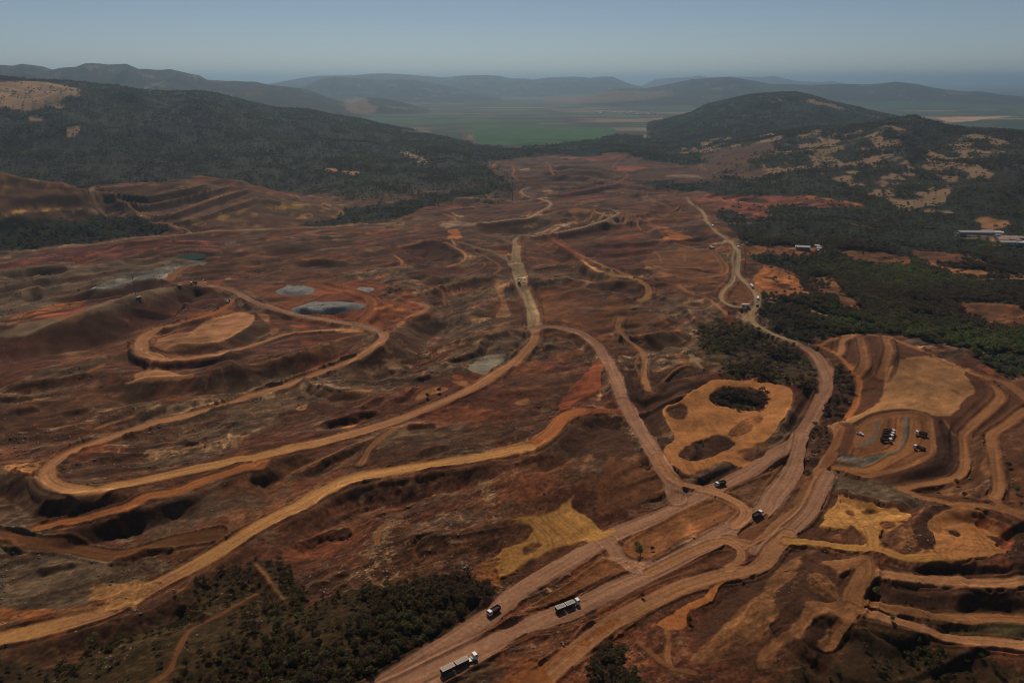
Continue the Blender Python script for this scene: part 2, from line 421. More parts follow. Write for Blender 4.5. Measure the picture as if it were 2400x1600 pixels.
V = dict  # short-hand
OPS = [
    # ---- big zones: forest, brush, dumps
    ('poly', T('p', (-300, 500), (0, 508), (150, 512), (300, 508), (395, 530), (420, 535), (300, 552), (230, 560), (150, 575), (0, 590), (-300, 620)), 'forest', V(veg=0.75, s=6)),
    ('poly', T('p', (705, 528), (722, 508), (810, 488), (900, 478), (1000, 462), (1160, 430), (1200, 440), (1010, 480), (940, 512), (800, 527)), 'forest', V(veg=1, s=5)),
    ('poly', T('p', (1470, 425), (1600, 420), (1800, 445), (2000, 465), (2600, 470), (2600, 900), (2400, 880), (2330, 862), (2200, 792), (2060, 781), (1930, 788), (1880, 800), (1830, 770), (1770, 725),
               (1790, 690), (1800, 650), (1770, 610), (1740, 570), (1700, 520), (1680, 500), (1720, 480), (1800, 470), (1640, 455)), 'forest', V(veg=0.62, s=6, k=1.25)),
    ('poly', T('p', (1700, 830), (1745, 780), (1790, 770), (1850, 800), (1895, 830), (1912, 880), (1895, 925), (1850, 890), (1760, 885), (1690, 880)), 'brush', V(veg=0.5, s=4)),
    ('poly', T('p', (1640, 780), (1720, 730), (1800, 790), (1760, 850), (1690, 870)), 'brush', V(veg=0.25, s=8)),
    ('poly', T('a1', (-50, 1060), (450, 860), (700, 765), (1250, 625), (1750, 565), (1870, 505), (1980, 560), (2190, 660), (2190, 770), (1950, 985), (1600, 1250), (1200, 1420), (900, 1600), (300, 1900), (-1200, 1900)), 'brush', V(veg=1.0, s=3, k=0.8, bush=1)),
    ('poly', T('a0', (-200, 1345), (500, 1380), (800, 1300), (900, 1120), (1300, 1000), (1500, 960), (1650, 760), (2000, 560), (2352, 420), (2800, 700), (2800, 1900), (-600, 1900)), 'brush', V(veg=0.42, s=4, k=1.05, bush=1)),
    ('poly', T('p', (-200, 395), (0, 407), (80, 425), (150, 442), (210, 446), (240, 466), (228, 482), (150, 492), (0, 512), (-200, 510)), 'plum', V(s=4, gold=0.45)),
    ('poly', T('p', (207, 441), (230, 435), (380, 428), (480, 428), (540, 435), (600, 444), (700, 465), (760, 475), (808, 496), (790, 512), (710, 526), (600, 526), (500, 531), (395, 522), (330, 500), (270, 480), (235, 466)), 'plum', V(s=4, gold=0.25)),
    ('poly', T('p', (1140, 378), (1200, 370), (1310, 362), (1470, 362), (1700, 372), (1790, 395), (1810, 418), (1640, 415), (1480, 428), (1300, 445), (1210, 452), (1195, 430), (1160, 410)), 'plum', V(s=6)),
    ('poly', T('c0', (-100, 470), (600, 330), (1100, 270), (1700, 220), (2000, 250), (2010, 330), (1900, 345), (1600, 370), (1100, 430), (700, 435), (300, 450), (-100, 500)), 'redsoil', V(s=5, k=0.8)),
    ('poly', T('c0', (-100, 1170), (250, 1120), (700, 1005), (1100, 900), (1600, 760), (1900, 690), (2050, 760), (2060, 850), (1500, 980), (1250, 1080), (1000, 1200), (900, 1250), (500, 1290), (400, 1400), (-100, 1460)), 'darkred', V(s=5)),
    ('poly', T('c0', (-100, 600), (300, 480), (800, 445), (1300, 430), (1700, 440), (1500, 600), (1000, 690), (700, 710), (500, 820), (200, 930), (-100, 960)), 'greybrown', V(s=10, k=0.7, rough=1.5)),
    ('poly', T('p', (-100, 1240), (60, 1255), (260, 1290), (330, 1300), (420, 1330), (330, 1370), (250, 1410), (100, 1425), (-100, 1440)), 'greybrown', V(s=10, k=0.68, rough=1.6)),
    ('poly', T('c0', (820, 690), (1000, 620), (1270, 530), (1500, 470), (1800, 428), (1900, 440), (1750, 485), (1560, 560), (1480, 600), (1300, 640), (1060, 690), (900, 700)), 'slate', V(s=4, n=5, rough=1.2)),
    ('poly', T('c0', (1060, 690), (1200, 640), (1420, 605), (1620, 640), (1700, 665), (1300, 740), (900, 800), (700, 790)), 'darkred', V(s=4, k=0.7)),
    ('poly', T('c1', (0, 660), (500, 650), (900, 600), (1230, 690), (1090, 780), (1090, 850), (1080, 940), (990, 1000), (500, 940), (150, 850), (0, 780)), 'rust', V(s=4, rough=0.35)),
    ('poly', T('c1', (1080, 800), (1430, 800), (1580, 870), (1470, 950), (1250, 1000), (1310, 1080), (1210, 1110), (1000, 1010), (1060, 930)), 'rust', V(s=4, rough=0.5)),
    ('poly', T('c1', (1330, 300), (1650, 248), (1780, 275), (1880, 400), (1760, 480), (1500, 520), (1380, 450), (1390, 360)), 'darkred', V(s=5, k=0.8)),
    ('poly', T('c1', (1600, 740), (1720, 720), (1700, 850), (1580, 830)), 'darkred', V(s=5, k=0.7)),
    ('poly', T('c1', (1800, 60), (2352, 60), (2352, 260), (2100, 330), (1900, 260)), 'plum', V(s=8)),
    ('poly', T('c2', (0, 240), (300, 205), (560, 310), (700, 420), (600, 470), (350, 420), (90, 330)), 'soilmid', V(s=8)),
    ('poly', T('c2', (560, 300), (900, 240), (1300, 330), (1250, 480), (1000, 540), (720, 420)), 'darkred', V(s=8)),
    ('poly', T('c2', (1200, 480), (1320, 350), (1820, 330), (1980, 500), (1960, 600), (1700, 660), (1400, 640)), 'brown', V(s=6, rough=0.4)),
    ('poly', T('c2', (190, 700), (430, 760), (700, 900), (780, 1060), (640, 1090), (500, 1020), (330, 1010), (250, 900)), 'brown', V(s=8, rough=0.5)),
    ('poly', T('c2', (870, 770), (1050, 820), (1180, 900), (1550, 1040), (1580, 1080), (1250, 1110), (1180, 1150), (1030, 1090), (940, 1040), (860, 880)), 'brown', V(s=8, rough=0.6)),
    ('poly', T('b2', (660, 1010), (1000, 810), (1180, 950), (1420, 1190), (1350, 1290), (900, 1320), (640, 1160)), 'soilmid', V(s=6, rough=0.5)),
    ('poly', T('b2', (560, 520), (1000, 490), (1080, 700), (1250, 930), (1000, 800), (700, 900), (500, 780), (440, 640)), 'dark', V(s=6, rough=0.5, k=1.2)),
    ('poly', T('b2', (1020, 60), (1150, 100), (1220, 330), (1500, 300), (1720, 160), (1400, 430), (1420, 640), (1300, 700), (1180, 520), (1080, 330)), 'dark', V(s=6)),
    ('poly', T('a3', (-100, 330), (250, 300), (900, 390), (1100, 440), (1000, 540), (900, 860), (500, 1330), (0, 1460), (-300, 1400), (-600, 1000)), 'dark', V(s=6, rough=0.6, k=1.45)),
    ('poly', T('a3', (980, 640), (1300, 650), (1700, 690), (2500, 690), (2500, 900), (1900, 905), (1400, 880), (1100, 790)), 'dark', V(s=3, rough=0.6)),
    ('poly', T('a3', (1000, 450), (1400, 472), (1720, 455), (1850, 510), (2500, 480), (2500, 590), (2000, 610), (1450, 580), (1000, 530)), 'dark', V(s=3, rough=0.7)),
    ('poly', T('a3', (1180, 890), (1700, 975), (2050, 1015), (2500, 1030), (2500, 1160), (1900, 1150), (1600, 1080), (1300, 960)), 'olive', V(s=3, rough=0.6, k=0.8)),
    ('poly', T('a3', (870, 950), (1400, 1100), (1650, 1215), (2500, 1255), (2500, 1900), (300, 1900), (0, 1470), (500, 1340)), 'brush', V(s=4, veg=0.2, bush=1)),
    ('poly', T('a3', (850, 1600), (880, 1450), (1050, 1250), (1080, 1090), (1250, 1070), (1500, 1150), (1600, 1300), (1720, 1500), (1800, 1800), (850, 1800)), 'brush', V(s=4, veg=0.6, bush=1)),
    ('poly', T('a2', (740, 1600), (770, 1350), (830, 1270), (980, 1250), (1010, 1400), (1120, 1500), (1120, 1800), (700, 1800)), 'brush', V(s=3, veg=1.0)),
    ('poly', T('c3', (460, 1210), (700, 1115), (1000, 1115), (1300, 1220), (1800, 1440), (2100, 1540), (2450, 1640), 'b3', (2500, 1500), (1800, 1330), (1200, 1300), (560, 1180), (900, 700), (700, 500), (850, 260)), 'soilmid', V(s=4, rough=0.3, k=0.8)),
    ('poly', T('b3', (1560, 560), (1700, 620), (1760, 800), (1730, 960), (1500, 1100), (1230, 1140), (1000, 1060), (1220, 985), (1460, 885), (1530, 820)), 'dark', V(s=4, rough=0.5)),
    ('poly', T('b3', (600, 1060), (720, 1010), (1000, 1080), (1230, 1170), (1450, 1240), (1440, 1330), (1200, 1290), (900, 1225), (640, 1150), (560, 1180)), 'greybrown', V(s=4, k=0.6)),
    ('poly', T('b3', (1850, 620), (2050, 700), (2080, 1000), (2100, 1180), (2030, 1260), (1400, 1200), (1300, 1150), (1600, 1110), (1830, 980)), 'bench', V(s=4, k=0.65)),
    ('poly', T('b3', (2100, 560), (2450, 480), (2450, 1300), (2150, 1250), (2140, 1000), (2080, 760)), 'soilmid', V(s=4, k=0.9)),
    ('poly', T('p', (1060, 345), (1110, 338), (1200, 345), (1290, 340), (1430, 320), (1480, 310), (1560, 340), (1700, 350), (1760, 372), (1700, 380), (1600, 385), (1500, 372), (1470, 360), (1310, 361), (1200, 370), (1140, 378)), 'forest', V(veg=0.9, s=10, n=20)),
    # ---- bare patches and fields behind
    ('poly', T('d1', (2010, 690), (2200, 670), 'd2', (0, 655), (500, 660), (920, 665), (900, 750), (600, 790), (200, 820), (0, 830), 'd1', (2250, 820), (2100, 815), (2010, 780)), 'green', V(s=10, rough=0, cls=3, n=12)),
    ('poly', T('d1', (1330, 685), (1850, 680), (1920, 760), (1500, 755)), 'teal', V(s=10, rough=0, cls=3, n=12)),
    ('poly', T('d1', (1870, 680), (1890, 680), (1940, 760), (1920, 762)), 'redsoil', V(s=8, n=4)),
    ('poly', T('d3', (1560, 580), (1700, 565), (2000, 562), (2300, 548), (2200, 570), (1950, 590), (1900, 605), (1700, 622)), 'farfield', V(s=15, n=20)),
    ('poly', T('d3', (700, 440), (1000, 420), (1500, 425), (2000, 450), (2200, 490), (1600, 500), (1100, 510), (800, 480)), 'teal', V(s=40, n=60, k=1.3)),
    ('poly', T('d3', (1600, 640), (1900, 600), (2352, 570), (2500, 690), (1900, 680)), 'teal', V(s=40, n=40)),
    ('poly', T('d2', (330, 380), (700, 345), (960, 330), (1240, 320), (1500, 350), (1200, 410), (700, 440), (320, 450)), 'pinkbare', V(s=60, n=90, k=0.5)),
    ('poly', T('d1', (800, 420), (900, 400), (1020, 385), (1010, 440), (1100, 480), (1080, 525), (960, 540), (850, 520)), 'pinkbare', V(s=20, n=30, k=0.55)),
    ('poly', T('d0', (-300, 245), (0, 245), (400, 250), (640, 290), (750, 325), (720, 360), (600, 385), (560, 430), (640, 500), (400, 505), (280, 490), (250, 560), (200, 515), (0, 485), (-300, 480)), 'pinkbare', V(s=8, n=22, veg=0.10)),
    ('poly', T('d0', (255, 540), (330, 570), (430, 580), (330, 615), (260, 600)), 'pinkbare', V(s=6, n=10, veg=0.1)),
    ('poly', T('d0', (580, 665), (650, 655), (735, 645), (690, 735), (640, 738), (600, 690)), 'pinkbare', V(s=6, n=10, veg=0.1)),
    ('poly', T('d1', (1350, 880), (1450, 900), (1570, 960), (1610, 1040), (1500, 960), (1380, 935)), 'pinkbare', V(s=6, n=14, veg=0.1, k=0.9)),
    ('poly', T('d1', (605, 1042), (740, 1042), (740, 1066), (640, 1060)), 'dryfield', V(s=4, n=6)), ('poly', T('d1', (790, 1058), (940, 1080), (900, 1105), (820, 1080)), 'dryfield', V(s=4, n=6)),
    ('patch', T('d3', (-60, 760), (300, 690), (700, 675), (1100, 645), (1290, 700), (1230, 800), (1270, 950), (1420, 1010), (1470, 880), (1600, 780), (1690, 720), (2000, 735), (2250, 850), (1920, 1000), (2110, 1085), (1800, 1200), (1650, 1290), (1640, 1400),
                (1700, 1450), (1300, 1425), (900, 1335), (650, 1150), (300, 1050), (-40, 1080)), 'pinkbare', V(lo=-0.05, hi=0.35, sc=0.6)),
    ('patch', T('d2', (1540, 850), (1900, 760), (2352, 720), (2400, 800), (1900, 880), (1500, 900)), 'pinkbare', V(lo=0.0, hi=0.2)),
    ('patch', T('d3', (0, 400), (250, 350), (500, 420), (900, 500), (1050, 600), (800, 540), (300, 420), (60, 440)), 'pinkbare', V(lo=0.05, hi=0.3)),
    ('poly', T('d2', (1750, 900), (2100, 830), (2380, 805), (2400, 960), (2000, 975), (1800, 985)), 'plum', V(s=8)),
    ('poly', T('d3', (1920, 1500), (2000, 1490), (2230, 1510), (2150, 1550), (2000, 1568)), 'dryfield', V(s=6, k=0.8)),
    ('poly', T('c3', (1920, 60), (2000, 35), (2220, 70), (2150, 130), (2000, 140)), 'dryfield', V(s=6, k=0.7)),
    # ---- yellow grass on the old dumps
    ('patch', T('d0', (-100, 1450), (150, 1390), (450, 1360), (570, 1390), (520, 1420), (200, 1450), (-100, 1500)), 'drygold', V(lo=-0.35, hi=0.35, sc=0.16)),
    ('patch', T('d0', (400, 1170), (520, 1215), (480, 1235), (400, 1210)), 'drygold', V(lo=-0.35, hi=0.35, sc=0.16)),
    ('patch', T('d0', (820, 1255), (945, 1320), (900, 1345), (800, 1300)), 'drygold', V(lo=-0.35, hi=0.35, sc=0.16)), ('patch', T('d0', (1960, 1465), (2020, 1440), (2110, 1480), (2030, 1520)), 'drygold', V(lo=-0.35, hi=0.35, sc=0.16)),
    ('patch', T('d0', (1740, 1535), (1820, 1495), (1920, 1555), (1860, 1580)), 'drygold', V(lo=-0.35, hi=0.35, sc=0.16)), ('patch', T('d1', (330, 1270), (420, 1305), (380, 1312)), 'drygold', V(lo=-0.35, hi=0.35, sc=0.16)),
    ('patch', T('d1', (600, 1360), (680, 1350), (690, 1420), (610, 1400)), 'drygold', V(lo=-0.35, hi=0.35, sc=0.16)), ('patch', T('d1', (750, 1440), (800, 1430), (800, 1470), (760, 1470)), 'drygold', V(lo=-0.35, hi=0.35, sc=0.16)),
    ('patch', T('d1', (100, 1390), (240, 1380), (230, 1410), (120, 1410)), 'drygold', V(lo=-0.35, hi=0.35, sc=0.16)), ('patch', T('d1', (290, 1500), (480, 1450), (520, 1480), (400, 1510)), 'drygold', V(lo=-0.35, hi=0.35, sc=0.16)),
    ('road', T('d0', (830, 1245), (860, 1215), (950, 1205), (1200, 1190), (1450, 1185)), 8, 'stone', V(k=1.2)),
    ('road', T('d0', (850, 1243), (1100, 1270), (1350, 1290), (1600, 1243), (1900, 1180)), 4, 'stone', V(k=0.9)), ('road', T('d0', (1100, 1338), (1400, 1358), (1700, 1290), (2100, 1200)), 4, 'stone', V(k=0.9)),
    ('road', T('d0', (1300, 1440), (1500, 1470), (1750, 1390), (2100, 1270), (2280, 1226)), 5, 'stone', V(k=0.95)), ('road', T('d0', (1040, 1315), (1160, 1350), (1200, 1400), (1300, 1460), (1400, 1505)), 6, 'stone', V(k=0.9)),
    ('road', T('d0', (1520, 1535), (1700, 1590), 'c0', (1760, 175), (1820, 165)), 5, 'stone', V()), ('road', T('c0', (1530, 90), (1650, 150), (1750, 180)), 4, 'stone', V()), ('road', T('d0', (1560, 1535), (1800, 1490), (2100, 1390), (2352, 1310)), 4, 'stone', V(k=0.8)),
    # ---- clearings in the right-hand forest
    ('poly', T('c2', (1800, 310), 'c3', (0, 300), (350, 300), (530, 310), (520, 370), (300, 385), (0, 380)), 'brown', V(s=3, k=1.1)),
    ('poly', T('c3', (600, 330), (800, 330), (1050, 350), (1270, 400), (1320, 490), (1150, 510), (850, 460), (700, 400)), 'brown', V(s=3, k=0.95)),
    ('poly', T('c3', (1330, 345), (1700, 375), (1880, 400), (1990, 465), (1850, 490), (1500, 450), (1380, 420)), 'soilmid', V(s=3, k=0.9)),
    ('road', T('c3', (1330, 348), (1500, 358), (1720, 382)), 9, 'bench', V()), ('road', T('c3', (1880, 402), (1970, 455), (1990, 468)), 6, 'bench', V()),
    ('poly', T('c3', (1450, 450), (1650, 490), (1900, 500), (2400, 580), (2400, 615), (1950, 615), (1750, 570), (1550, 510)), 'bench', V(s=3, k=1.05)),
    ('road', T('c3', (1950, 640), (2400, 640)), 7, 'tan2', V()),
    ('poly', T('c3', (1750, 830), (2200, 830), (2400, 900), (2400, 1080), (2200, 1050), (2000, 1000), (1850, 900)), 'brown', V(s=5, k=0.9)),
    ('road', T('c3', (1740, 825), (1900, 822), (2150, 832)), 6, 'bench', V()), ('road', T('c3', (1820, 880), (1890, 945)), 8, 'red', V(k=0.8)), ('road', T('c3', (2010, 1000), (2150, 1045), (2400, 1060)), 9, 'tan2', V()),
    ('poly', T('c3', (-60, 480), (0, 470), (200, 530), (300, 610), (310, 670), (380, 740), (350, 785), (150, 790), (0, 770), 'c2', (2250, 700), (2220, 570), (2300, 510)), 'orange', V(s=3, n=4)),
    ('poly', T('c3', (70, 650), (180, 650), (210, 700), (120, 690)), 'dark', V(s=2)), ('poly', T('c3', (30, 735), (180, 745), (120, 760)), 'dark', V(s=2)), ('poly', T('c2', (2300, 580), 'c3', (70, 585), (30, 605)), 'dark', V(s=2)),
    ('poly', T('c3', (320, 600), (500, 580), (640, 640), (740, 760), (850, 870), (700, 850), (600, 770), (400, 700)), 'brown', V(s=4, k=0.85)),
    ('poly', T('c3', (500, 590), (620, 600), (650, 670), (560, 660)), 'bench', V(s=3)), ('poly', T('c3', (690, 835), (830, 850), (850, 885), (760, 865)), 'bench', V(s=3)),
    ('road', T('c3', (740, 375), (850, 415), (1000, 435), (1150, 432)), 6, 'bench', V()), ('poly', T('c3', (860, 400), (1000, 405), (1120, 395), (1150, 425), (980, 425)), 'dark', V(s=2, k=0.7)),
    ('road', T('c3', (830, 445), (990, 475)), 5, 'bench', V()), ('road', T('c3', (700, 85), (900, 130), (1030, 148)), 10, 'bench', V(k=0.8)),
    ('poly', T('c3', (1740, 180), (2000, 175), (2140, 190), (2330, 230), (2400, 310), (2150, 300), (2000, 260), (1820, 225)), 'pinkbare', V(s=4, n=8, k=0.8)),
    # ---- far mine: patches and roads
    ('poly', T('d2', (640, 942), (780, 925), (1060, 914), (850, 962), (700, 976)), 'farred', V(s=5, n=8, k=0.85)), ('poly', T('d2', (440, 935), (590, 925), (590, 942), (470, 945)), 'farred', V(s=5, n=6)),
    ('poly', T('d2', (940, 1035), (1040, 1010), (1230, 1020), (1160, 1050), (1000, 1055)), 'farred', V(s=5, n=8)), ('poly', T('d2', (60, 1050), (110, 1030), (190, 1035), (150, 1055)), 'tan2', V(s=5, n=8)),
    ('poly', T('d2', (1420, 1105), (1640, 1095), (1740, 1120), (1600, 1125)), 'greybrown', V(s=5, n=8)),
    ('poly', T('d2', (1560, 1300), (1750, 1290), (2050, 1280), (2300, 1300), 'd3', (0, 1290), (300, 1290), (800, 1350), (860, 1385), (700, 1375), (300, 1380), (0, 1400), 'd2', (2352, 1490), (2200, 1505), (2100, 1500), (2040, 1440), (1900, 1400), (1850, 1340), (1650, 1330)), 'farred', V(s=6, n=14, k=0.85)),
    ('poly', T('d2', (1620, 1310), (2000, 1285), (2090, 1310), (2000, 1335), (1800, 1330)), 'farred', V(s=4, n=9)), ('poly', T('d2', (1900, 1380), (2100, 1360), (2352, 1440), (2200, 1470), (2050, 1440)), 'farred', V(s=4, n=9)),
    ('poly', T('d2', (2100, 1310), (2300, 1310), (2330, 1340), (2150, 1340)), 'dark', V(s=4)), ('poly', T('d2', (2085, 1460), (2200, 1455), (2190, 1490), (2110, 1490)), 'dark', V(s=4)),
    ('poly', T('d3', (330, 1290), (480, 1300), (820, 1360), (860, 1385), (700, 1330), (420, 1320)), 'orange', V(s=4, n=6)), ('road', T('d3', (160, 1330), (270, 1380)), 6, 'bench', V()),
    ('poly', T('d2', (540, 1400), (700, 1390), (720, 1420), (640, 1440), (610, 1500), (540, 1480)), 'bench', V(s=5, n=6)),
    ('road', T('d2', (1050, 915), (985, 955), (930, 1020), (930, 1040), (1040, 1075), (1062, 1100), (1020, 1140), (960, 1172), (800, 1210), (500, 1262), (300, 1282)), 8, 'farred', V(k=0.9)),
    ('road', T('d2', (310, 970), (345, 1020), (370, 1080), (410, 1105)), 9, 'rust', V(k=1.2)), ('road', T('d2', (0, 1000), (20, 1060), (5, 1100), (70, 1150)), 7, 'bench', V()),
    ('road', T('d1', (2240, 975), (2190, 1000), (2170, 1035)), 9, 'bench', V()), ('road', T('d2', (1740, 1000), (1740, 1030), (1780, 1055)), 6, 'bench', V()),
    ('road', T('d2', (1820, 990), (2000, 985), (2250, 972)), 8, 'rust', V()), ('road', T('d2', (2230, 1180), (2352, 1185), 'd3', (60, 1155)), 6, 'bench', V()), ('road', T('d2', (1480, 970), (1600, 985)), 6, 'bench', V()),
    ('road', T('d2', (160, 1215), (90, 1235), (95, 1270), (160, 1300), (280, 1325), (350, 1350), (345, 1385), (280, 1425), (150, 1490), (0, 1508), (-300, 1545)), 9, 'pale', V(k=0.85)),
    ('road', T('d2', (300, 1212), (550, 1210), (700, 1180), (850, 1140)), 6, 'bench', V()), ('road', T('d2', (540, 1390), (650, 1360), (780, 1338)), 5, 'bench', V()), ('road', T('d2', (400, 1430), (560, 1395)), 5, 'rust', V()),
    ('road', T('d2', (950, 1385), (1150, 1400), (1350, 1425), (1450, 1428), (1510, 1410), (1540, 1375)), 5, 'bench', V()),
    ('road', T('d2', (540, 1552), (700, 1510), (740, 1450), (770, 1410)), 5, 'bench', V()), ('road', T('d2', (1060, 1440), (1060, 1500), (1030, 1550)), 8, 'bench', V(k=1.1)), ('road', T('d2', (1100, 1470), (1145, 1500), (1160, 1570), 'c2', (1190, 155)), 5, 'bench', V()),
    ('road', T('d2', (1250, 1260), (1240, 1300), (1300, 1340), (1500, 1400)), 4, 'bench', V(k=0.8)), ('road', T('d1', (1850, 1310), (2050, 1290), (2150, 1300)), 8, 'bench', V()), ('road', T('d1', (1740, 1412), (1850, 1400), (2030, 1393)), 5, 'tan2', V()),
    ('road', T('d1', (2040, 1365), (2150, 1370), (2260, 1385)), 6, 'bench', V()), ('poly', T('d1', (1780, 1445), (1850, 1455), (1910, 1475), (1850, 1485)), 'pale', V(s=3, n=5)),
    ('road', T('d1', (1400, 1492), (1450, 1475), (1700, 1455), (1800, 1480), (1840, 1525)), 6, 'tan2', V(k=0.9)), ('road', T('d1', (1500, 1410), (1640, 1385)), 5, 'bench', V()),
    ('poly', T('c1', (1680, 120), (1780, 85), (1950, 85), (2010, 120), (1850, 130), (1750, 135)), 'greybrown', V(s=4, k=1.2)),
    ('poly', T('c1', (1750, 160), (1850, 150), (1885, 200), (1830, 245), (1750, 240), (1790, 195)), 'orange', V(s=3, n=4)),
    # ---- left pit
    ('road', T('c0', (590, 310), (930, 267), (1300, 215), (1600, 200), (1900, 165), (2352, 150), 'c1', (0, 150), (420, 140), (700, 120), (1050, 105), (1280, 90)), 6, 'pale', V(k=0.95)),
    ('road', T('c0', (-100, 490), (0, 462), (270, 420), (500, 375)), 4, 'pinkbare', V()), ('road', T('c0', (-100, 560), (0, 530), (300, 490), (640, 452)), 12, 'greybrown', V(k=0.8)), ('road', T('c0', (-100, 690), (0, 662), (200, 630), (420, 575)), 7, 'greybrown', V(k=0.95)),
    ('road', T('c0', (930, 285), (1200, 265)), 6, 'red', V()), ('road', T('c0', (640, 405), (900, 350), (1150, 290)), 5, 'red', V(k=0.9)), ('road', T('c0', (700, 430), (1000, 345), (1400, 296), (1700, 256), (1900, 252)), 4, 'redsoil', V(k=1.7)),
    ('road', T('c0', (1060, 428), (1400, 345), (1700, 294), (1990, 300)), 4, 'pinkbare', V(k=0.75)), ('road', T('c0', (1460, 378), (1720, 332), (2030, 352)), 4, 'pinkbare', V(k=0.75)),
    ('road', T('c0', (1560, 610), (1600, 550), (1700, 495), (1760, 485)), 11, 'bench', V()),
    ('poly', T('c0', (80, 960), (300, 885), (700, 790), (850, 770), (740, 820), (600, 860), (350, 930)), 'orange', V(s=3, k=0.85)), ('poly', T('c0', (-60, 965), (150, 950), (330, 900), (320, 910), (150, 965)), 'orange', V(s=3, k=0.75)),
    ('poly', T('c0', (300, 945), (700, 880), (1000, 800), (1110, 760), (1100, 780), (700, 930), (480, 960)), 'red', V(s=3)),
    ('poly', T('c0', (-100, 1140), (0, 1090), (250, 1000), (480, 950), (650, 920), (900, 840), (1200, 745), (1600, 665), (1700, 668), (1500, 720), (1300, 785), (1000, 880), (700, 995), (300, 1110), (0, 1150)), 'greybrown', V(s=3, rough=0.25, k=1.0)),
    ('poly', T('c0', (480, 950), (800, 920), (880, 920), (700, 990), (550, 1000)), 'tan2', V(s=3, k=0.9, rough=0.3)),
    ('road', T('c0', (550, 1500), (700, 1470), (950, 1380)), 4, 'orange', V()), ('poly', T('c0', (550, 1500), (650, 1475), (760, 1430), (960, 1378), (860, 1440), (700, 1500)), 'orange', V(s=2)),
    # ---- spiral mound
    ('poly', T('c0', (1420, 1190), (1560, 1110), (1750, 1080), (1900, 980), (2150, 900), (2290, 910), (2330, 970), (2230, 1080), (1980, 1200), (1750, 1215), (1680, 1250), (1470, 1250)), 'tan2', V(s=2, n=3, rough=0.5)),
    ('poly', T('c0', (1230, 1530), (1240, 1480), (1400, 1420), (1480, 1430), (1700, 1480), (1950, 1480), 'c0', (1500, 1540), (1150, 1560)), 'tan2', V(s=2, n=3, rough=0.3)),
    ('road', T('c0', (1420, 1340), (1400, 1410)), 5, 'tan2', V()),
    ('poly', T('c1', (-100, 1390), (0, 1370), (200, 1320), (500, 1250), (700, 1180), (900, 1110), (1040, 1100), (800, 1160), (600, 1240), (370, 1340), (150, 1380)), 'bench', V(s=2, n=3)),
    ('poly', T('c1', (300, 1030), (400, 1015), (530, 1035), (400, 1055)), 'red', V(s=2, k=1.1)), ('poly', T('c1', (0, 905), (110, 930), (130, 1000), (210, 1070), (150, 1130), (120, 1050), (60, 970)), 'bench', V(s=2)),
    ('road', T('c0', (2130, 780), (2085, 850), (1900, 940), (1600, 1025), (1400, 1095)), 9, 'orange', V()), ('road', T('c0', (1600, 1025), (1400, 1095), (1310, 1170), (1300, 1250), (1340, 1300), (1450, 1335)), 13, 'tan2', V(k=1.1)),
    ('road', T('c0', (1340, 1300), (1450, 1335), (1700, 1335), (2000, 1290), (2352, 1200), 'c1', (150, 1150), (300, 1110), (600, 1075), (900, 1055)), 7, 'tan2', V(k=1.1)),
    ('poly', T('c1', (720, 1060), (800, 1030), (1000, 1070), (900, 1085), (760, 1085)), 'tan2', V(s=2)),
    ('road', T('c0', (1780, 645), (2000, 672), (2150, 715), (2352, 820), 'c1', (100, 850), (250, 900), (500, 955), (800, 1000), (1000, 1040), (1120, 1080), (1175, 1125), (1150, 1170), (1000, 1280), (700, 1425), (350, 1555), 'b1', (0, 290), 'b0', (2100, 385),
               (1700, 490), (1400, 555), (1000, 690), (700, 800), (520, 900), (430, 990), (450, 1080), (560, 1140), (750, 1170), (950, 1150), (1200, 1110), (1600, 1015), (2000, 930), (2352, 865), 'b1', (250, 800), (500, 750), (1000, 620), (1400, 490), (1700, 365),
               (1950, 255), (2130, 150), (2300, 40), 'c2', (0, 1390), (130, 1260), (210, 1150), (215, 1060)), 10.5, 'pink', V(ends=(0.28, 'tan2', 0.62, 'tan', 0.74, 'tan2'))),
    ('road', T('c1', (470, 660), (700, 600), (900, 560), (1200, 510), (1330, 480), (1340, 440), (1270, 385)), 5, 'orange', V(k=0.85)), ('poly', T('c1', (1050, 615), (1150, 580), (1230, 572), (1220, 585), (1100, 615)), 'orange', V(s=2)),
    ('road', T('c1', (480, 665), (560, 650), (700, 690), (900, 720), (1060, 790), (1080, 860), (1040, 930), (960, 990)), 9, 'orange', V(k=0.75)), ('road', T('c1', (900, 640), (1100, 660), (1270, 690)), 8, 'rust', V(k=1.3)),
    ('road', T('c1', (1430, 810), (1560, 840), (1570, 880), (1500, 915), (1400, 945)), 7, 'tan2', V()), ('poly', T('c1', (1230, 960), (1330, 955), (1385, 1010), (1330, 1020)), 'orange', V(s=2)), ('poly', T('c1', (1100, 860), (1320, 840), (1380, 870), (1180, 900)), 'orange', V(s=3, k=0.8)),
    ('road', T('c1', (1660, 680), (1720, 730), (1740, 850)), 5, 'bench', V(k=0.8)), ('road', T('c1', (1310, 300), (1450, 280), (1510, 250)), 7, 'tan2', V()), ('road', T('c1', (1400, 245), (1700, 245)), 4, 'orange', V(k=0.8)),
    ('road', T('c1', (1740, 265), (1880, 340), (1930, 400), (1890, 445), (1760, 490)), 6, 'tan2', V(k=1.1)),
    ('road', T('c1', (1750, 240), (2000, 300), (2200, 370), (2320, 440)), 7, 'greybrown', V(k=1.1)), ('road', T('c1', (1950, 320), (2150, 420), (2250, 500), (2180, 560)), 4, 'bench', V()), ('road', T('c1', (1850, 585), (2000, 530), (2100, 480), (2090, 440)), 3, 'bench', V()),
    ('poly', T('c1', (2190, 650), (2352, 630), 'c2', (0, 640), 'c1', (2280, 680), (2290, 800), (2330, 900), (2320, 950), (2200, 950), (2250, 850), (2230, 740)), 'tan2', V(s=2)),
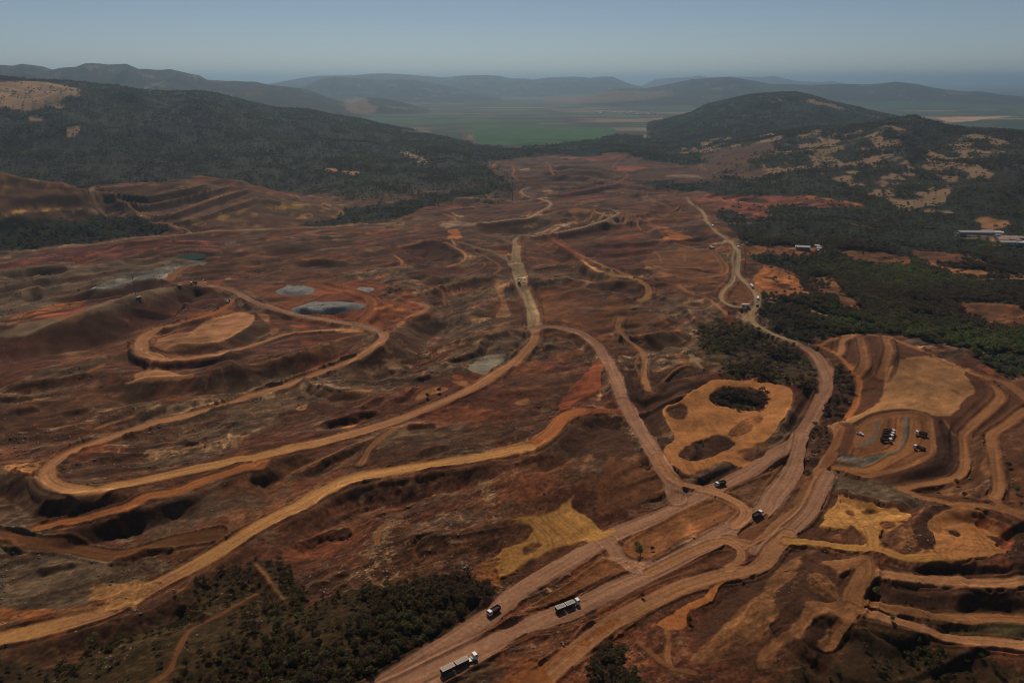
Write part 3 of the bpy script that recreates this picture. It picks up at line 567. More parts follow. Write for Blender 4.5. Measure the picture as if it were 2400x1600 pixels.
    ('poly', T('c1', (2150, 330), (2300, 330), (2352, 380), (2260, 385)), 'bench', V(s=3)),
    ('poly', T('c1', (1730, 1340), (1850, 1260), (1950, 1210), (1900, 1260), (1800, 1330)), 'bench', V(s=2, n=4)), ('poly', T('c1', (2100, 1000), (2250, 1010), (2352, 1080), (2250, 1090)), 'bench', V(s=2, n=4, k=0.8)),
    # ---- centre roads
    ('road', T('c2', (200, 1070), (195, 960), (180, 860), (110, 720), (65, 600), (45, 480), (35, 380), (45, 300)), 14, 'pale', V(k=0.9)), ('road', T('c2', (45, 300), (20, 255), (60, 225), (150, 212), (300, 195), (500, 160), (700, 110), (900, 45), (960, 0), 'd2', (985, 1450), (930, 1415), (830, 1405)), 7, 'pale', V(k=0.9)),
    ('poly', T('c2', (-60, 400), (80, 420), (130, 560), (150, 700), (90, 720), (30, 560)), 'pale', V(s=3, n=3, k=0.75)),
    ('road', T('c2', (215, 1060), (350, 1042), (500, 1060), (650, 1110), (770, 1200), (860, 1330), (950, 1490), 'b2', (920, 60), (980, 220), (1030, 350), (1140, 560), (1270, 760), (1390, 960), (1470, 1100), (1500, 1240)), 11.5, 'pink', V(k=1.05)),
    ('road', T('b2', (1340, 850), (1400, 960), (1500, 1080), (1680, 1145), (1880, 1195), (2040, 1265), (2130, 1340), (2120, 1420), (2040, 1490)), 6.5, 'tan2', V(k=1.15)),
    ('poly', T('b2', (820, 0), (850, 40), (830, 150), (790, 260), (600, 345), (510, 425), (420, 390), (600, 170), (720, 40), 'c2', (790, 1345)), 'red', V(s=2, n=2.5, rough=0.4)),
    ('road', T('b2', (1010, 440), (800, 440), (620, 455), (520, 480)), 8, 'rust', V(k=1.1)), ('road', T('b2', (640, 440), (520, 480), (440, 540), (350, 640), (200, 735), (0, 805), (-150, 835)), 12, 'orange', V()),
    ('road', T('a0', (-300, 1270), (0, 1165), (400, 1065), (800, 960), (1100, 860), (1400, 690), (1800, 480), (2352, 145), 'b1', (200, 1405), (400, 1305), (600, 1190), (750, 1115), (900, 1060), (1300, 980), (1900, 890), (2352, 810), 'b2', (150, 755)), 10.5, 'tan', V(ends=(0.14, 'tan2', 0.3, 'tan'))),
    ('poly', T('a0', (830, 680), (1000, 670), (1300, 670), (1450, 640), (1300, 800), (1100, 860), (950, 830)), 'tan', V(s=4, n=4, k=0.75)),
    ('poly', T('a0', (-60, 900), (250, 880), (480, 885), (400, 930), (250, 960), (-60, 985)), 'orange', V(s=2, n=3)), ('poly', T('a0', (500, 910), (640, 905), (700, 910), (870, 880), (860, 910), (600, 965), (480, 975)), 'bench', V(s=2, n=3)),
    ('poly', T('a0', (0, 1310), (200, 1265), (500, 1240), (600, 1270), (480, 1330), (250, 1360), (100, 1345)), 'olive', V(s=3, n=4, k=1.6)),
    ('road', T('a0', (-100, 190), (100, 230), (350, 290), (700, 345), (1000, 400), (1300, 350), (1600, 270), (2000, 200)), 10, 'brown', V(k=0.85, soft=1)),
    ('road', T('b0', (370, 1520), (600, 1470), (850, 1420), (1100, 1330), (1350, 1230), (1600, 1190), (1850, 1090), (2100, 1010), (2352, 940), 'b1', (60, 890)), 9, 'orange', V(k=0.95)),
    ('poly', T('b0', (40, 985), (100, 935), (330, 925), (420, 900), (320, 1000), (200, 1030)), 'padorange', V(s=2)), ('road', T('b0', (-60, 930), (100, 905), (300, 900)), 2.5, 'tan2', V()), ('road', T('b0', (880, 600), (1000, 560), (1220, 490)), 3, 'tan2', V()),
    ('road', T('b1', (340, 1010), (500, 930), (700, 840), (850, 770), (1080, 680)), 3, 'tan2', V()), ('road', T('b1', (960, 930), (1050, 790), (1130, 700), (1290, 595)), 5, 'bench', V()), ('poly', T('b1', (620, 290), (750, 270), (1060, 240), (1000, 275), (750, 300)), 'bench', V(s=2)),
    ('poly', T('b1', (370, 440), (400, 400), (480, 375), (450, 430)), 'tan2', V(s=1.5)), ('poly', T('b1', (1510, 120), (1540, 80), (1570, 85), (1545, 115)), 'orange', V(s=1.5)), ('poly', T('b1', (1800, 130), (1830, 105), (1910, 115), (1900, 140), (1840, 145)), 'orange', V(s=1.5)),
    ('poly', T('b1', (1790, 160), (1930, 155), (1980, 205), (1900, 200)), 'bench', V(s=1.5)), ('poly', T('b1', (780, 590), (850, 570), (930, 560), (850, 600)), 'orange', V(s=1.5)), ('poly', T('b1', (1530, 260), (1680, 215), (1760, 235), (1600, 300), (1470, 345)), 'bench', V(s=2)),
    ('poly', T('b2', (-10, 1040), (100, 950), (210, 910), (220, 930), (120, 1000), (10, 1070)), 'tan2', V(s=1.5)), ('poly', T('b2', (650, 930), (690, 860), (740, 840), (720, 900)), 'bench', V(s=1.5)), ('poly', T('b2', (20, 370), (120, 320), (160, 350), (130, 390)), 'bench', V(s=2)),
    ('road', T('a1', (1110, 290), (1130, 170), (1190, 100)), 3, 'bench', V()), ('road', T('a1', (1480, 440), (1450, 350), (1520, 250), (1650, 200)), 3, 'brown', V()), ('road', T('a1', (0, 470), (90, 580), (150, 680), (260, 810)), 2, 'bench', V(k=0.8)),
    ('road', T('a0', (1400, 1568), (1560, 1450), (1650, 1250), (1750, 1080), (1980, 960), (2200, 830), (2352, 740)), 3, 'brown', V()),
    ('poly', T('c1', (1940, 1430), (2040, 1350), (2130, 1300), (2300, 1310), (2200, 1400), (2100, 1475), (2000, 1460)), 'grey', V(s=1.5, rough=0.4)),
    ('poly', T('c2', (470, 960), (520, 1000), (480, 1010)), 'bench', V(s=2)),
    # ---- orange diagonal, pads in the middle distance
    ('road', T('c2', (330, 210), (500, 310), (650, 400)), 8, 'red', V(k=0.9)), ('road', T('c2', (600, 370), (750, 440), (900, 510), (1100, 585)), 6, 'tan2', V(k=0.9)), ('poly', T('c2', (230, 245), (320, 235), (450, 315), (330, 305), (220, 280)), 'orange', V(s=3)),
    ('road', T('c2', (650, 430), (720, 490), (800, 535), (950, 565), (1100, 595), (1200, 630)), 5, 'tan', V(k=0.9)), ('road', T('c2', (1190, 630), (1250, 680), (1255, 740), (1220, 785), (1170, 800)), 8, 'yellow', V(k=0.9)),
    ('poly', T('c2', (1130, 0), (1200, 60), (1300, 80), (1450, 130), (1600, 190), (1650, 230), (1400, 232), (1440, 180), (1300, 100), (1180, 50)), 'orange', V(s=3, n=4)), ('road', T('c2', (1360, 270), (1450, 240), (1600, 260), (1750, 275), (1990, 330)), 5, 'rust', V(k=1.3)),
    ('road', T('c2', (1250, 350), (1400, 350), (1830, 330), (1890, 370), (1960, 460), (1975, 540), (1890, 575), (1760, 590), (1600, 600), (1480, 560), (1340, 480)), 4, 'bench', V()), ('road', T('c2', (1830, 345), (1900, 430), (1930, 500), (1900, 555), (1740, 590)), 3.5, 'bench', V()),
    ('road', T('c2', (1320, 360), (1350, 390), (1370, 440)), 4, 'bench', V()), ('road', T('c2', (1380, 500), (1550, 590), (1700, 620), (1980, 640)), 3, 'bench', V()), ('road', T('c2', (1460, 410), (1580, 430), (1700, 415)), 3, 'bench', V()), ('road', T('c2', (1690, 400), (1800, 370)), 3, 'bench', V()),
    ('road', T('c2', (1590, 380), (1590, 440)), 2.5, 'bench', V()), ('road', T('c2', (1400, 640), (1550, 660), (1800, 660), (1960, 650)), 4, 'bench', V()), ('road', T('c2', (1250, 600), (1420, 645)), 4, 'bench', V(k=0.8)),
    ('poly', T('c2', (1230, 480), (1400, 500), (1500, 560), (1480, 600), (1300, 560)), 'bench', V(s=4, k=0.9)), ('poly', T('c2', (1480, 500), (1880, 540), (1860, 550), (1500, 510)), 'dark', V(s=2)),
    ('road', T('c2', (1530, 665), (1620, 720), (1750, 770), (1880, 840), (1970, 920), (1990, 990)), 5, 'tan2', V(k=0.95)), ('poly', T('c2', (1940, 990), (1990, 930), (2040, 990), (1980, 1005)), 'red', V(s=2)),
    ('road', T('c2', (1000, 960), (975, 1050), (1050, 1150), (1150, 1225), (1215, 1310), (1215, 1450), (1220, 1568), 'b2', (1215, 120), (1250, 250)), 6, 'tan2', V(k=0.9)), ('road', T('c2', (1160, 1300), (1140, 1400), (1180, 1500)), 3, 'bench', V(k=0.8)),
    ('poly', T('c2', (1480, 1305), (1570, 1295), (1600, 1350), (1540, 1335)), 'bench', V(s=2)), ('road', T('c2', (1380, 1540), (1480, 1450), (1560, 1400), (1650, 1390)), 4, 'bench', V(k=0.9)), ('poly', T('c2', (980, 1310), (1010, 1330), (1010, 1370), (980, 1350)), 'bench', V(s=2)),
    ('poly', T('c2', (1100, 1100), (1250, 1085), (1560, 1060), (1400, 1080), (1240, 1120), (1170, 1150)), 'bench', V(s=4, k=0.9)),
    # ---- main haul road going away to the right, and its loop
    ('poly', T('c2', (1960, 690), (2050, 660), (2180, 690), (2230, 760), (2220, 840), (2080, 850), (1970, 800), (1930, 760)), 'brown', V(s=2)),
    ('road', T('c2', (2060, 330), (2030, 420), (2045, 500), (2025, 620), (1950, 700), (1920, 760), (1950, 820), (2050, 855), (2180, 862), (2240, 850)), 6, 'pale', V(k=0.85)),
    ('road', T('d2', (1610, 1300), (1640, 1350), (1740, 1430), (1785, 1510), 'c2', (1770, 60), (1830, 110), (1880, 170), (1960, 230), (2050, 310), (2085, 370), (2075, 470), (2075, 560), (2130, 620), (2200, 680), (2250, 760), (2250, 850), (2200, 910), (2210, 980), (2260, 1030), (2352, 1080),
               'c3', (60, 1110), (160, 1150), (300, 1210), (400, 1270)), 8, 'pale', V(k=0.85)),
    ('road', T('c2', (1640, 1300), (1750, 1420)), 5, 'pale', V(k=0.7)), ('road', T('c2', (1950, 205), (2000, 230), (2160, 270)), 4, 'pale', V(k=0.7)), ('road', T('c2', (1760, 70), (1850, 75), (1950, 90), (2200, 90)), 4, 'pinkbare', V(k=0.7)),
    ('road', T('c2', (2080, 900), (2180, 980), (2240, 1010)), 4, 'pale', V(k=0.8)), ('road', T('c3', (-80, 800), (100, 825), (300, 870), (650, 960), (950, 1035)), 6, 'pale', V(k=0.75)), ('road', T('c3', (1640, 1210), (1800, 1250), (1960, 1280)), 6, 'pale', V(k=0.75)), ('road', T('c2', (2100, 450), (2250, 455), (2352, 485)), 4, 'rust', V(k=1.3)),
    ('road', T('c3', (350, 1235), (430, 1290), (500, 1370), (540, 1470), (550, 1568), 'b3', (550, 180), (520, 280), (450, 440), (360, 600), (260, 720), (130, 800), (0, 875), 'b2', (2200, 985), (1950, 1115), (1700, 1240), (1400, 1390), (1050, 1530), 'a2', (850, 250), (550, 430), (250, 610), (0, 765), 'a1', (2200, 920),
               (1800, 1180), (1500, 1370), (1200, 1568), (1000, 1720)), 12.5, 'pink', V()),
    ('road', T('b3', (330, 660), (310, 800), (260, 950), (180, 1090), (50, 1240), 'b2', (2352, 1340), (2200, 1420), (2050, 1510), 'a2', (1850, 260), (1600, 400), (1350, 530), (1000, 680), (600, 870), (300, 1000), (0, 1130), 'a1', (2150, 1225), (1900, 1345), (1600, 1490), (1400, 1590), (1200, 1700)), 13, 'pink', V(k=1.02)),
    ('road', T('a2', (860, 250), (930, 330), (1000, 430), (1150, 500), (1250, 500)), 10, 'pink', V(k=0.95)), ('poly', T('a2', (830, 420), (1000, 430), (1200, 480), (1250, 560), (1100, 570), (950, 470)), 'pink', V(s=2)),
    ('road', T('b3', (660, 540), (560, 760), (480, 930), (420, 1040), (390, 1130), (300, 1320), (150, 1470), (0, 1590), 'a2', (2250, 310), (2000, 260)), 10, 'tan2', V(k=0.85)), ('road', T('b3', (560, 1020), (500, 1130), (470, 1220), (360, 1400), (200, 1540), 'a3', (120, 260), (-20, 335), 'a2', (2250, 360)), 9, 'pink', V()),
    ('road', T('a3', (200, 200), (60, 330), 'a2', (2330, 450), (2200, 520), (1950, 580), (1600, 670), (1400, 760), (1100, 910), (850, 1060), (600, 1260), (400, 1420), (250, 1568), (100, 1700)), 10, 'tan2', V(k=0.95)),
    ('poly', T('a2', (650, 1120), (1000, 930), (1300, 800), (900, 1080), (500, 1330), (200, 1600), (-200, 1700), (-100, 1560), (300, 1330)), 'orange', V(s=4, k=0.7, rough=0.2)),
    ('road', T('a2', (1250, 560), (1700, 340), (1950, 270), (2080, 340), (2100, 420), (1980, 520)), 5, 'tan2', V(k=0.9)),
    # islands between carriageways
    ('poly', T('b2', (1230, 1540), (1600, 1340), (1850, 1240), (2000, 1285), (2080, 1350), (2050, 1420), (1700, 1580), 'a2', (1600, 250), (1280, 440), (1150, 452), (1040, 400), (1020, 330), (1070, 265), (1200, 190)), 'brown', V(s=1.2, k=1.25, rough=0.6, island=1)),
    ('poly', T('a2', (60, 985), (200, 830), (500, 640), (820, 445), (940, 475), (1040, 560), (800, 650), (500, 790), (200, 900)), 'brown', V(s=1.2, k=1.1, rough=0.6, island=1)),
    ('poly', T('a2', (1640, 450), (1850, 345), (1980, 325), (2060, 365), (1960, 450), (1700, 560), (1480, 620), (1300, 700), (1000, 830), (620, 1010), (100, 1200), (-100, 1280), (100, 1140), (700, 930), (1300, 620)), 'soilmid', V(s=1.2, k=0.9, rough=0.7, island=1)),
    ('poly', T('a2', (-60, 1330), (200, 1250), (500, 1130), (620, 1075), (560, 1150), (350, 1300), (100, 1340)), 'soilmid', V(s=1.2, k=0.9, rough=0.7)),
    ('poly', T('b2', (1960, 1170), (2200, 1060), (2352, 1010), 'b3', (140, 890), (100, 980), (30, 1080), 'b2', (2260, 1240), (2200, 1285), (2080, 1215)), 'brown', V(s=1.2, rough=0.6, island=1)),
    ('poly', T('a2', (2080, 190), (2300, 30), (2352, 20), (2352, 110), (2260, 240), (2140, 240)), 'soilmid', V(s=1.2, rough=0.6)),
    ('poly', T('b3', (330, 1000), (420, 1000), (330, 1200), (250, 1320), (0, 1480), (-100, 1500), (150, 1290)), 'soilmid', V(s=1.2, k=0.85, rough=0.6)),
    ('poly', T('b3', (370, 680), (460, 560), (560, 600), (600, 700), (480, 900), (400, 1020), (330, 990)), 'dark', V(s=1.5, veg=0.08)), ('poly', T('b3', (620, 60), (740, 60), (800, 250), (760, 420), (640, 540), (470, 540), (580, 300)), 'dark', V(s=1.5, veg=0.12)),
    # ---- pad with the reed pond
    ('poly', T('b2', (1900, 145), (2352, 185), 'b3', (150, 215), (240, 290), (150, 500), (60, 640), (-10, 710), 'b2', (2300, 740), (2100, 850), (2200, 910), (2100, 945), (1950, 905), (1700, 1010), (1620, 1035), (1510, 960), (1390, 795), (1490, 705), (1450, 600), (1385, 425), (1540, 340), (1750, 195)), 'padorange', V(s=1.5, n=2, rough=0.25, swirl=1)),
    ('poly', T('b2', (1540, 850), (1640, 745), (1800, 690), (1900, 660), (2050, 730), (1950, 810), (1700, 900)), 'dark', V(s=1.5, k=1.1, n=3, veg=0.25, bush=1)), ('poly', T('b2', (1430, 440), (1520, 380), (1610, 400), (1600, 500), (1490, 520)), 'dark', V(s=2, k=1.3)),
    ('poly', T('b2', (2000, 640), (2150, 515), (2300, 490), (2210, 610), (2060, 675)), 'brown', V(s=2)), ('poly', T('b2', (2070, 830), (2200, 770), (2352, 720), 'b3', (-30, 830), (-130, 880), 'b2', (2170, 870)), 'soilmid', V(s=1.5)),
    ('poly', T('b2', (1830, 280), (1950, 212), (2230, 240), (2330, 290), (2290, 425), (2100, 425), (1850, 365)), 'dark', V(s=1.5, k=0.9, veg=1.0, bush=1)), ('poly', T('b2', (1930, 310), (2050, 315), (2150, 340), (2290, 400), (2200, 420), (2000, 390)), 'olive', V(s=1.2, k=1.1)),
    ('road', T('b2', (1030, 350), (1140, 560), (1270, 760), (1390, 960), (1470, 1100), (1500, 1240)), 11.5, 'pink', V(k=1.05)),
    ('road', T('b2', (1340, 850), (1400, 960), (1500, 1080), (1680, 1145), (1880, 1195), (2040, 1265), (2130, 1340), (2120, 1420), (2040, 1490)), 6.5, 'tan2', V(k=1.15)),
    # ---- yellow yard at the bottom centre
    ('poly', T('b2', (20, 1440), (250, 1400), (400, 1330), (540, 1230), (570, 1215), (555, 1300), (620, 1380), (720, 1440), (830, 1530), 'a2', (850, 165), (940, 160), (820, 250), (720, 275), (650, 255), (400, 335), (200, 430), (0, 545), (-200, 620), 'a1', (2200, 600), (2050, 575), (2000, 500), (2150, 400), (2350, 280), 'a2', (100, 200), (180, 150)), 'yellow', V(s=2, n=2.5, rough=0.25, k=0.9, swirl=1)),
    ('poly', T('a2', (-20, 90), (120, 100), (190, 150), (150, 230), (20, 300), (-100, 310)), 'soilmid', V(s=2)), ('poly', T('a2', (100, 340), (200, 290), (270, 300), (200, 360), (110, 400)), 'soilmid', V(s=2, k=1.1)),
    ('poly', T('a2', (60, 560), (150, 480), (400, 340), (640, 265), (700, 280), (560, 340), (300, 490), (80, 600), (-50, 680)), 'soilmid', V(s=1.5, k=0.8)),
    ('poly', T('a1', (1960, 570), (2000, 480), (2150, 400), (2250, 420), (2250, 560), (2190, 650), (2060, 600)), 'orange', V(s=3, k=0.75)),
    # ---- truck park on the right
    ('poly', T('b3', (1190, 0), (1450, -60), (1700, -10), (1840, 150), (1900, 260), (1780, 360), (1700, 470), (1600, 490), (1400, 470), (1200, 430), (1000, 470), (780, 545), (690, 530), (1000, 390), (1090, 200)), 'dryfield', V(s=2, n=3, rough=0.3)),
    ('poly', T('c3', (1190, 1400), (1310, 1340), (1500, 1350), (1650, 1400), (1800, 1500), (1900, 1600), (1400, 1600), (1130, 1600)), 'dryfield', V(s=2, n=4, rough=0.3, k=0.8)),
    ('poly', T('b3', (770, 600), (900, 525), (1050, 460), (1300, 442), (1480, 485), (1530, 570), (1520, 820), (1450, 870), (1200, 970), (1000, 1050), (880, 1055), (720, 990), (600, 960), (480, 960), (560, 780), (690, 570)), 'brown', V(s=1.2, k=1.15, rough=0.12)),
    ('road', T('b3', (690, 560), (760, 600), (740, 700), (690, 830)), 6, 'soilmid', V()), ('road', T('b3', (800, 560), (900, 500), (1060, 450), (1300, 432), (1480, 470)), 3, 'dark', V()),
    ('poly', T('b3', (840, 600), (950, 530), (1060, 510), (980, 700), (860, 770), (780, 760)), 'bench', V(s=1, rough=0.1)), ('road', T('b3', (1010, 545), (970, 690), (850, 770)), 2.5, 'slate', V(k=0.7)),
    ('road', T('b3', (1275, 515), (1270, 640), (1235, 760), (1170, 820), (1050, 855), (900, 890)), 5.5, 'slate', V(k=0.6)), ('poly', T('b3', (650, 850), (760, 845), (920, 870), (1040, 870), (850, 970), (650, 925)), 'slate', V(s=1, k=0.6)),
    ('poly', T('b3', (660, 905), (720, 895), (790, 935), (700, 945)), 'brown', V(s=1)), ('road', T('b3', (1340, 520), (1330, 690), (1270, 800), (1150, 870), (950, 980), (800, 985), (620, 970)), 6, 'padorange', V(k=0.8)), ('road', T('b3', (1220, 520), (1200, 690), (1150, 790), (1080, 820)), 5, 'padorange', V(k=0.75)),
    ('road', T('b3', (1480, 500), (1510, 700), (1500, 840), (1300, 940), (1050, 1010), (900, 1040), (750, 1000)), 4, 'bench', V()), ('road', T('b3', (1100, 500), (1300, 480), (1420, 500)), 3, 'bench', V()),
    # bench contours of the right-hand dump
    ('road', T('b3', (1800, 60), (2000, 160), (2120, 270), (2110, 350), (1950, 500), (1830, 610), (1790, 680), (1800, 800), (1810, 940), (1750, 1040), (1600, 1090), (1400, 1120), (1230, 1155)), 6.5, 'bench', V(k=1.35)),
    ('road', T('b3', (2420, 400), (2340, 450), (2200, 560), (2060, 650), (2040, 720), (2085, 880), (2110, 1050), (2110, 1180), (2060, 1250)), 7, 'bench', V(k=1.3)), ('road', T('b3', (1230, 1160), (1400, 1235), (1700, 1285), (2100, 1325), (2450, 1400)), 6, 'bench', V(k=1.3)),
    ('road', T('b3', (1900, 100), (2200, 200), (2420, 370)), 9, 'bench', V(k=1.15)), ('road', T('c3', (480, 1205), (600, 1150), (720, 1125), (1000, 1120), (1300, 1215), (1800, 1440), (1950, 1500)), 4, 'bench', V(k=1.3)),
    ('road', T('c3', (450, 1205), (560, 1250), (650, 1310), (740, 1390), (810, 1490), 'b3', (790, 60), (840, 180), (830, 280), (800, 400), (720, 500)), 4.5, 'orange', V(k=1.0)), ('road', T('c3', (810, 1130), (690, 1165), (670, 1270), (640, 1300)), 5, 'tan2', V(k=1.1)),
    ('road', T('c3', (845, 1140), (870, 1260), (885, 1380), (820, 1470)), 7, 'bench', V(k=1.0)), ('road', T('c3', (1080, 1150), (1110, 1260), (1080, 1380), (1040, 1500)), 7, 'bench', V(k=1.0)), ('road', T('b3', (2060, 1250), (2150, 1300), (2400, 1480)), 5, 'bench', V(k=1.1)), ('road', T('b3', (1620, 520), (1700, 640), (1790, 690)), 2, 'bench', V(k=1.3)),
    # ---- yellow pads at the right
    ('poly', T('b3', (650, 1210), (780, 1235), (900, 1275), (1300, 1365), (1250, 1480), (1100, 1568), 'a3', (1060, 150), (1010, 240), (1020, 285), (905, 285), (880, 210), (780, 130), (720, 150), (490, 120), (530, 40)), 'yellow', V(s=1.2, n=2.5, rough=0.35, swirl=1)),
    ('poly', T('b3', (720, 1360), (780, 1350), (790, 1400), (740, 1390)), 'soilmid', V(s=1.5)), ('poly', T('b3', (850, 1360), (950, 1350), (1020, 1380), (900, 1390)), 'soilmid', V(s=1.5)), ('poly', T('a3', (1040, 100), (1150, 90), (1160, 140), (1080, 150)), 'rust', V(s=2)), ('poly', T('a3', (1180, 80), (1290, 85), (1250, 115)), 'dark', V(s=1.5)),
    ('poly', T('a3', (740, 140), (800, 130), (910, 250), (900, 285), (760, 275)), 'soilmid', V(s=1, k=0.9)), ('poly', T('a3', (280, 190), (450, 120), (680, 200), (740, 260), (500, 235), (300, 210)), 'soilmid', V(s=1, k=0.8)),
    ('poly', T('a3', (1010, 240), (1100, 190), (1300, 130), (1330, 250), (1370, 320), (1540, 360), (1350, 362), (1100, 310)), 'bench', V(s=1.5, rough=1, k=0.7)), ('poly', T('a3', (1330, 0), (1490, 40), (1460, 180), (1500, 280), (1550, 350), (1400, 320), (1340, 200), 'b3', (1340, 1480), (1440, 1360), (1500, 1390)), 'dark', V(s=1.5)),
    ('road', T('a3', (180, 255), (500, 285), (800, 325), (1000, 345), (1200, 390), (1400, 405), (1800, 405)), 7, 'yellow', V(k=0.95)), ('road', T('a3', (970, 330), (965, 240), (930, 150)), 6, 'yellow', V(k=0.95)),
    ('poly', T('a3', (1470, 100), (1560, 20), (1700, -40), (1900, -20), (2080, 50), (2230, 130), (2270, 240), (2180, 380), (1900, 425), (1600, 425), (1530, 350), (1530, 250)), 'padorange', V(s=1.5, n=2, rough=0.2, swirl=1)),
    ('poly', T('a3', (1950, 0), (2080, 50), (2230, 130), (2270, 240), (2200, 350), (2130, 300), (2150, 180), (2000, 110), (1850, 60)), 'red', V(s=4, n=4, k=0.95)), ('poly', T('a3', (1660, 170), (1720, 175), (1760, 215), (1690, 210)), 'dark', V(s=1)), ('poly', T('a3', (1990, 210), (2110, 240), (2180, 250), (2190, 285), (2080, 265)), 'soilmid', V(s=1)),
    ('poly', T('a3', (2230, 100), (2400, 120), (2450, 450), (2300, 480), (2200, 420), (2280, 240)), 'dark', V(s=2)),
    ('road', T('a3', (960, 545), (1100, 565), (1400, 600), (1700, 640), (2000, 650), (2450, 635)), 8, 'tan2', V(k=1.15)), ('road', T('a3', (900, 800), (1150, 855), (1400, 925), (1700, 960), (2000, 975), (2450, 990)), 6, 'bench', V(k=1.3)), ('road', T('a3', (880, 905), (1100, 950), (1300, 1030), (1450, 1090), (1650, 1150), (1900, 1180), (2450, 1220)), 7, 'tan2', V(k=1.1)),
    ('road', T('a3', (890, 440), (900, 540), (850, 640), (800, 740), (780, 850), (700, 960)), 10, 'bench', V(k=1.15)), ('poly', T('a3', (500, 430), (850, 420), (870, 500), (700, 560), (640, 560), (560, 500)), 'bench', V(s=2, rough=0.3, k=1.15)), ('poly', T('a3', (420, 840), (600, 830), (760, 820), (900, 890), (860, 940), (680, 960), (480, 900)), 'bench', V(s=2, rough=0.3, k=1.15)),
    ('poly', T('a3', (370, 840), (470, 870), (470, 930), (350, 1060), (250, 1180), (100, 1280), (100, 1430), (0, 1440), (-100, 1400), (0, 1200), (150, 1090), (280, 980)), 'bench', V(s=2, rough=0.4, k=1.05)), ('poly', T('a3', (460, 1220), (620, 1010), (860, 935), (780, 1060), (640, 1250), (540, 1280)), 'bench', V(s=2, rough=0.3, k=1.15)),
    ('poly', T('a3', (150, 430), (310, 400), (300, 470), (240, 620), (100, 700), (0, 790), (-40, 700), (0, 600), (100, 480)), 'bench', V(s=2, rough=0.6)), ('poly', T('a3', (400, 540), (480, 530), (640, 640), (640, 800), (450, 740), (360, 640)), 'bench', V(s=2, rough=0.9, k=0.9)),
    ('poly', T('a2', (1340, 1020), (1450, 930), (1600, 850), (1750, 780), (1850, 670), (1960, 640), (1870, 740), (1840, 820), (1700, 880), (1620, 920), (1610, 1040), (1500, 1090), (1400, 1060)), 'orange', V(s=1.2, rough=0.2)),
    ('poly', T('a2', (2150, 830), (2352, 680), (2400, 760), (2380, 1100), (2100, 1190), (1960, 1260), (1900, 1370), (1650, 1370), (1720, 1270), (1900, 1080)), 'bench', V(s=2, rough=0.5, k=0.85)), ('road', T('a2', (1420, 1080), (1440, 1200), (1430, 1330), (1480, 1440)), 2.5, 'bench', V(k=1.15)), ('road', T('a2', (1150, 1180), (1280, 1290), (1400, 1390), (1500, 1440), (1700, 1480)), 2.5, 'bench', V(k=0.8)),
]

# ------------------------------------------------------------------ base relief
cA, sA = math.cos(math.radians(28)), math.sin(math.radians(28))
U = X * cA + Y * sA; W = -X * sA + Y * cA             # U runs along the strike of the workings


def lod(lam):
    return np.clip(lam / (2.2 * CELL) - 0.5, 0, 1)


n60 = vnoise(U / 95, W / 45, 21); n25 = vnoise(U / 42, W / 17, 22); n10 = vnoise(U / 17, W / 8, 23)
n4 = vnoise(U / 8, W / 4.2, 24); n3 = vnoise(U / 4.6, W / 2.2, 26) * lod(2.6); n2 = vnoise(X / 2.2, Y / 2.2, 25) * lod(2.2)
def lodx(lam):
    return np.clip(lam / (1.25 * CELL) - 0.55, 0, 1)


def fractal(seed, lams, pers=0.85, asp=2.0, ridged=False, hgt=False):
    """octaves of noise drawn out along the strike; every octave the mesh can carry keeps its full contrast"""
    out = np.zeros_like(X); wsum = np.zeros_like(X) + 1e-3; a = 1.0
    wu = 0.35 * vnoise(U / 60, W / 60, seed + 50); wv = 0.35 * vnoise(U / 55, W / 55, seed + 51)
    for k, l in enumerate(lams):
        n = vnoise(U / (l * asp) + wu * 20 / l, W / l + wv * 20 / l, seed + k)
        if ridged:
            n = 0.9 - 2.0 * np.abs(n) ** 0.8
        w = lodx(l * 1.2)
        out += n * w * (0.055 * l if hgt else a); wsum += (w * a) ** 2
        a *= pers
    return (out if hgt else out / np.sqrt(wsum) * 0.9).astype(f32)


OCT = (64, 36, 20, 11, 6.2, 3.6, 2.0, 1.2)
fA = fractal(201, OCT); fB = fractal(221, OCT, asp=2.6); fC = fractal(241, OCT[2:], pers=0.95, asp=2.2); fR = fractal(261, OCT[1:], ridged=True, asp=1.8)
fF = fractal(301, (9, 6.2, 3.6, 2.0, 1.1, 0.7), pers=1.25, asp=1.7); fG = fractal(321, (14, 8, 4.4, 2.4, 1.4, 0.8), pers=1.15, asp=2.4, ridged=True)
relief = (0.9 * n60 + fractal(281, (40, 22, 12, 6.6, 3.7, 2.1, 1.3), ridged=True, hgt=True, asp=1.9) * 0.85).astype(f32)
crag = sm(0.05, 0.45, vnoise(U / 130, W / 60, 31) + 0.35 * vnoise(U / 40, W / 25, 32))     # rocky zones
relief *= (0.55 + 1.0 * crag)
MINE = (1 - sm(2300, 3000, RN)) * (1 - HILL)
hillrel = 2.0 * vnoise(X / 40, Y / 40, 41) * lod(40) + 1.2 * vnoise(X / 18, Y / 18, 42) * lod(18)


# old workings: small benches following the contours of a rolling surface
wB = sm(850, 1150, RN) * (1 - sm(3000, 3400, RN)) * (1 - HILL); wA = (1 - sm(850, 1150, RN)) * (1 - HILL)
ROLL_A = (7.5 * vnoise(U / 190, W / 85, 141) + 3.6 * vnoise(U / 70, W / 36, 142) + 0.5 * n25).astype(f32)
ROLL_B = (11.0 * vnoise(U / 420, W / 190, 143) + 7.0 * vnoise(U / 150, W / 80, 144) + 1.0 * vnoise(U / 50, W / 30, 145)).astype(f32)


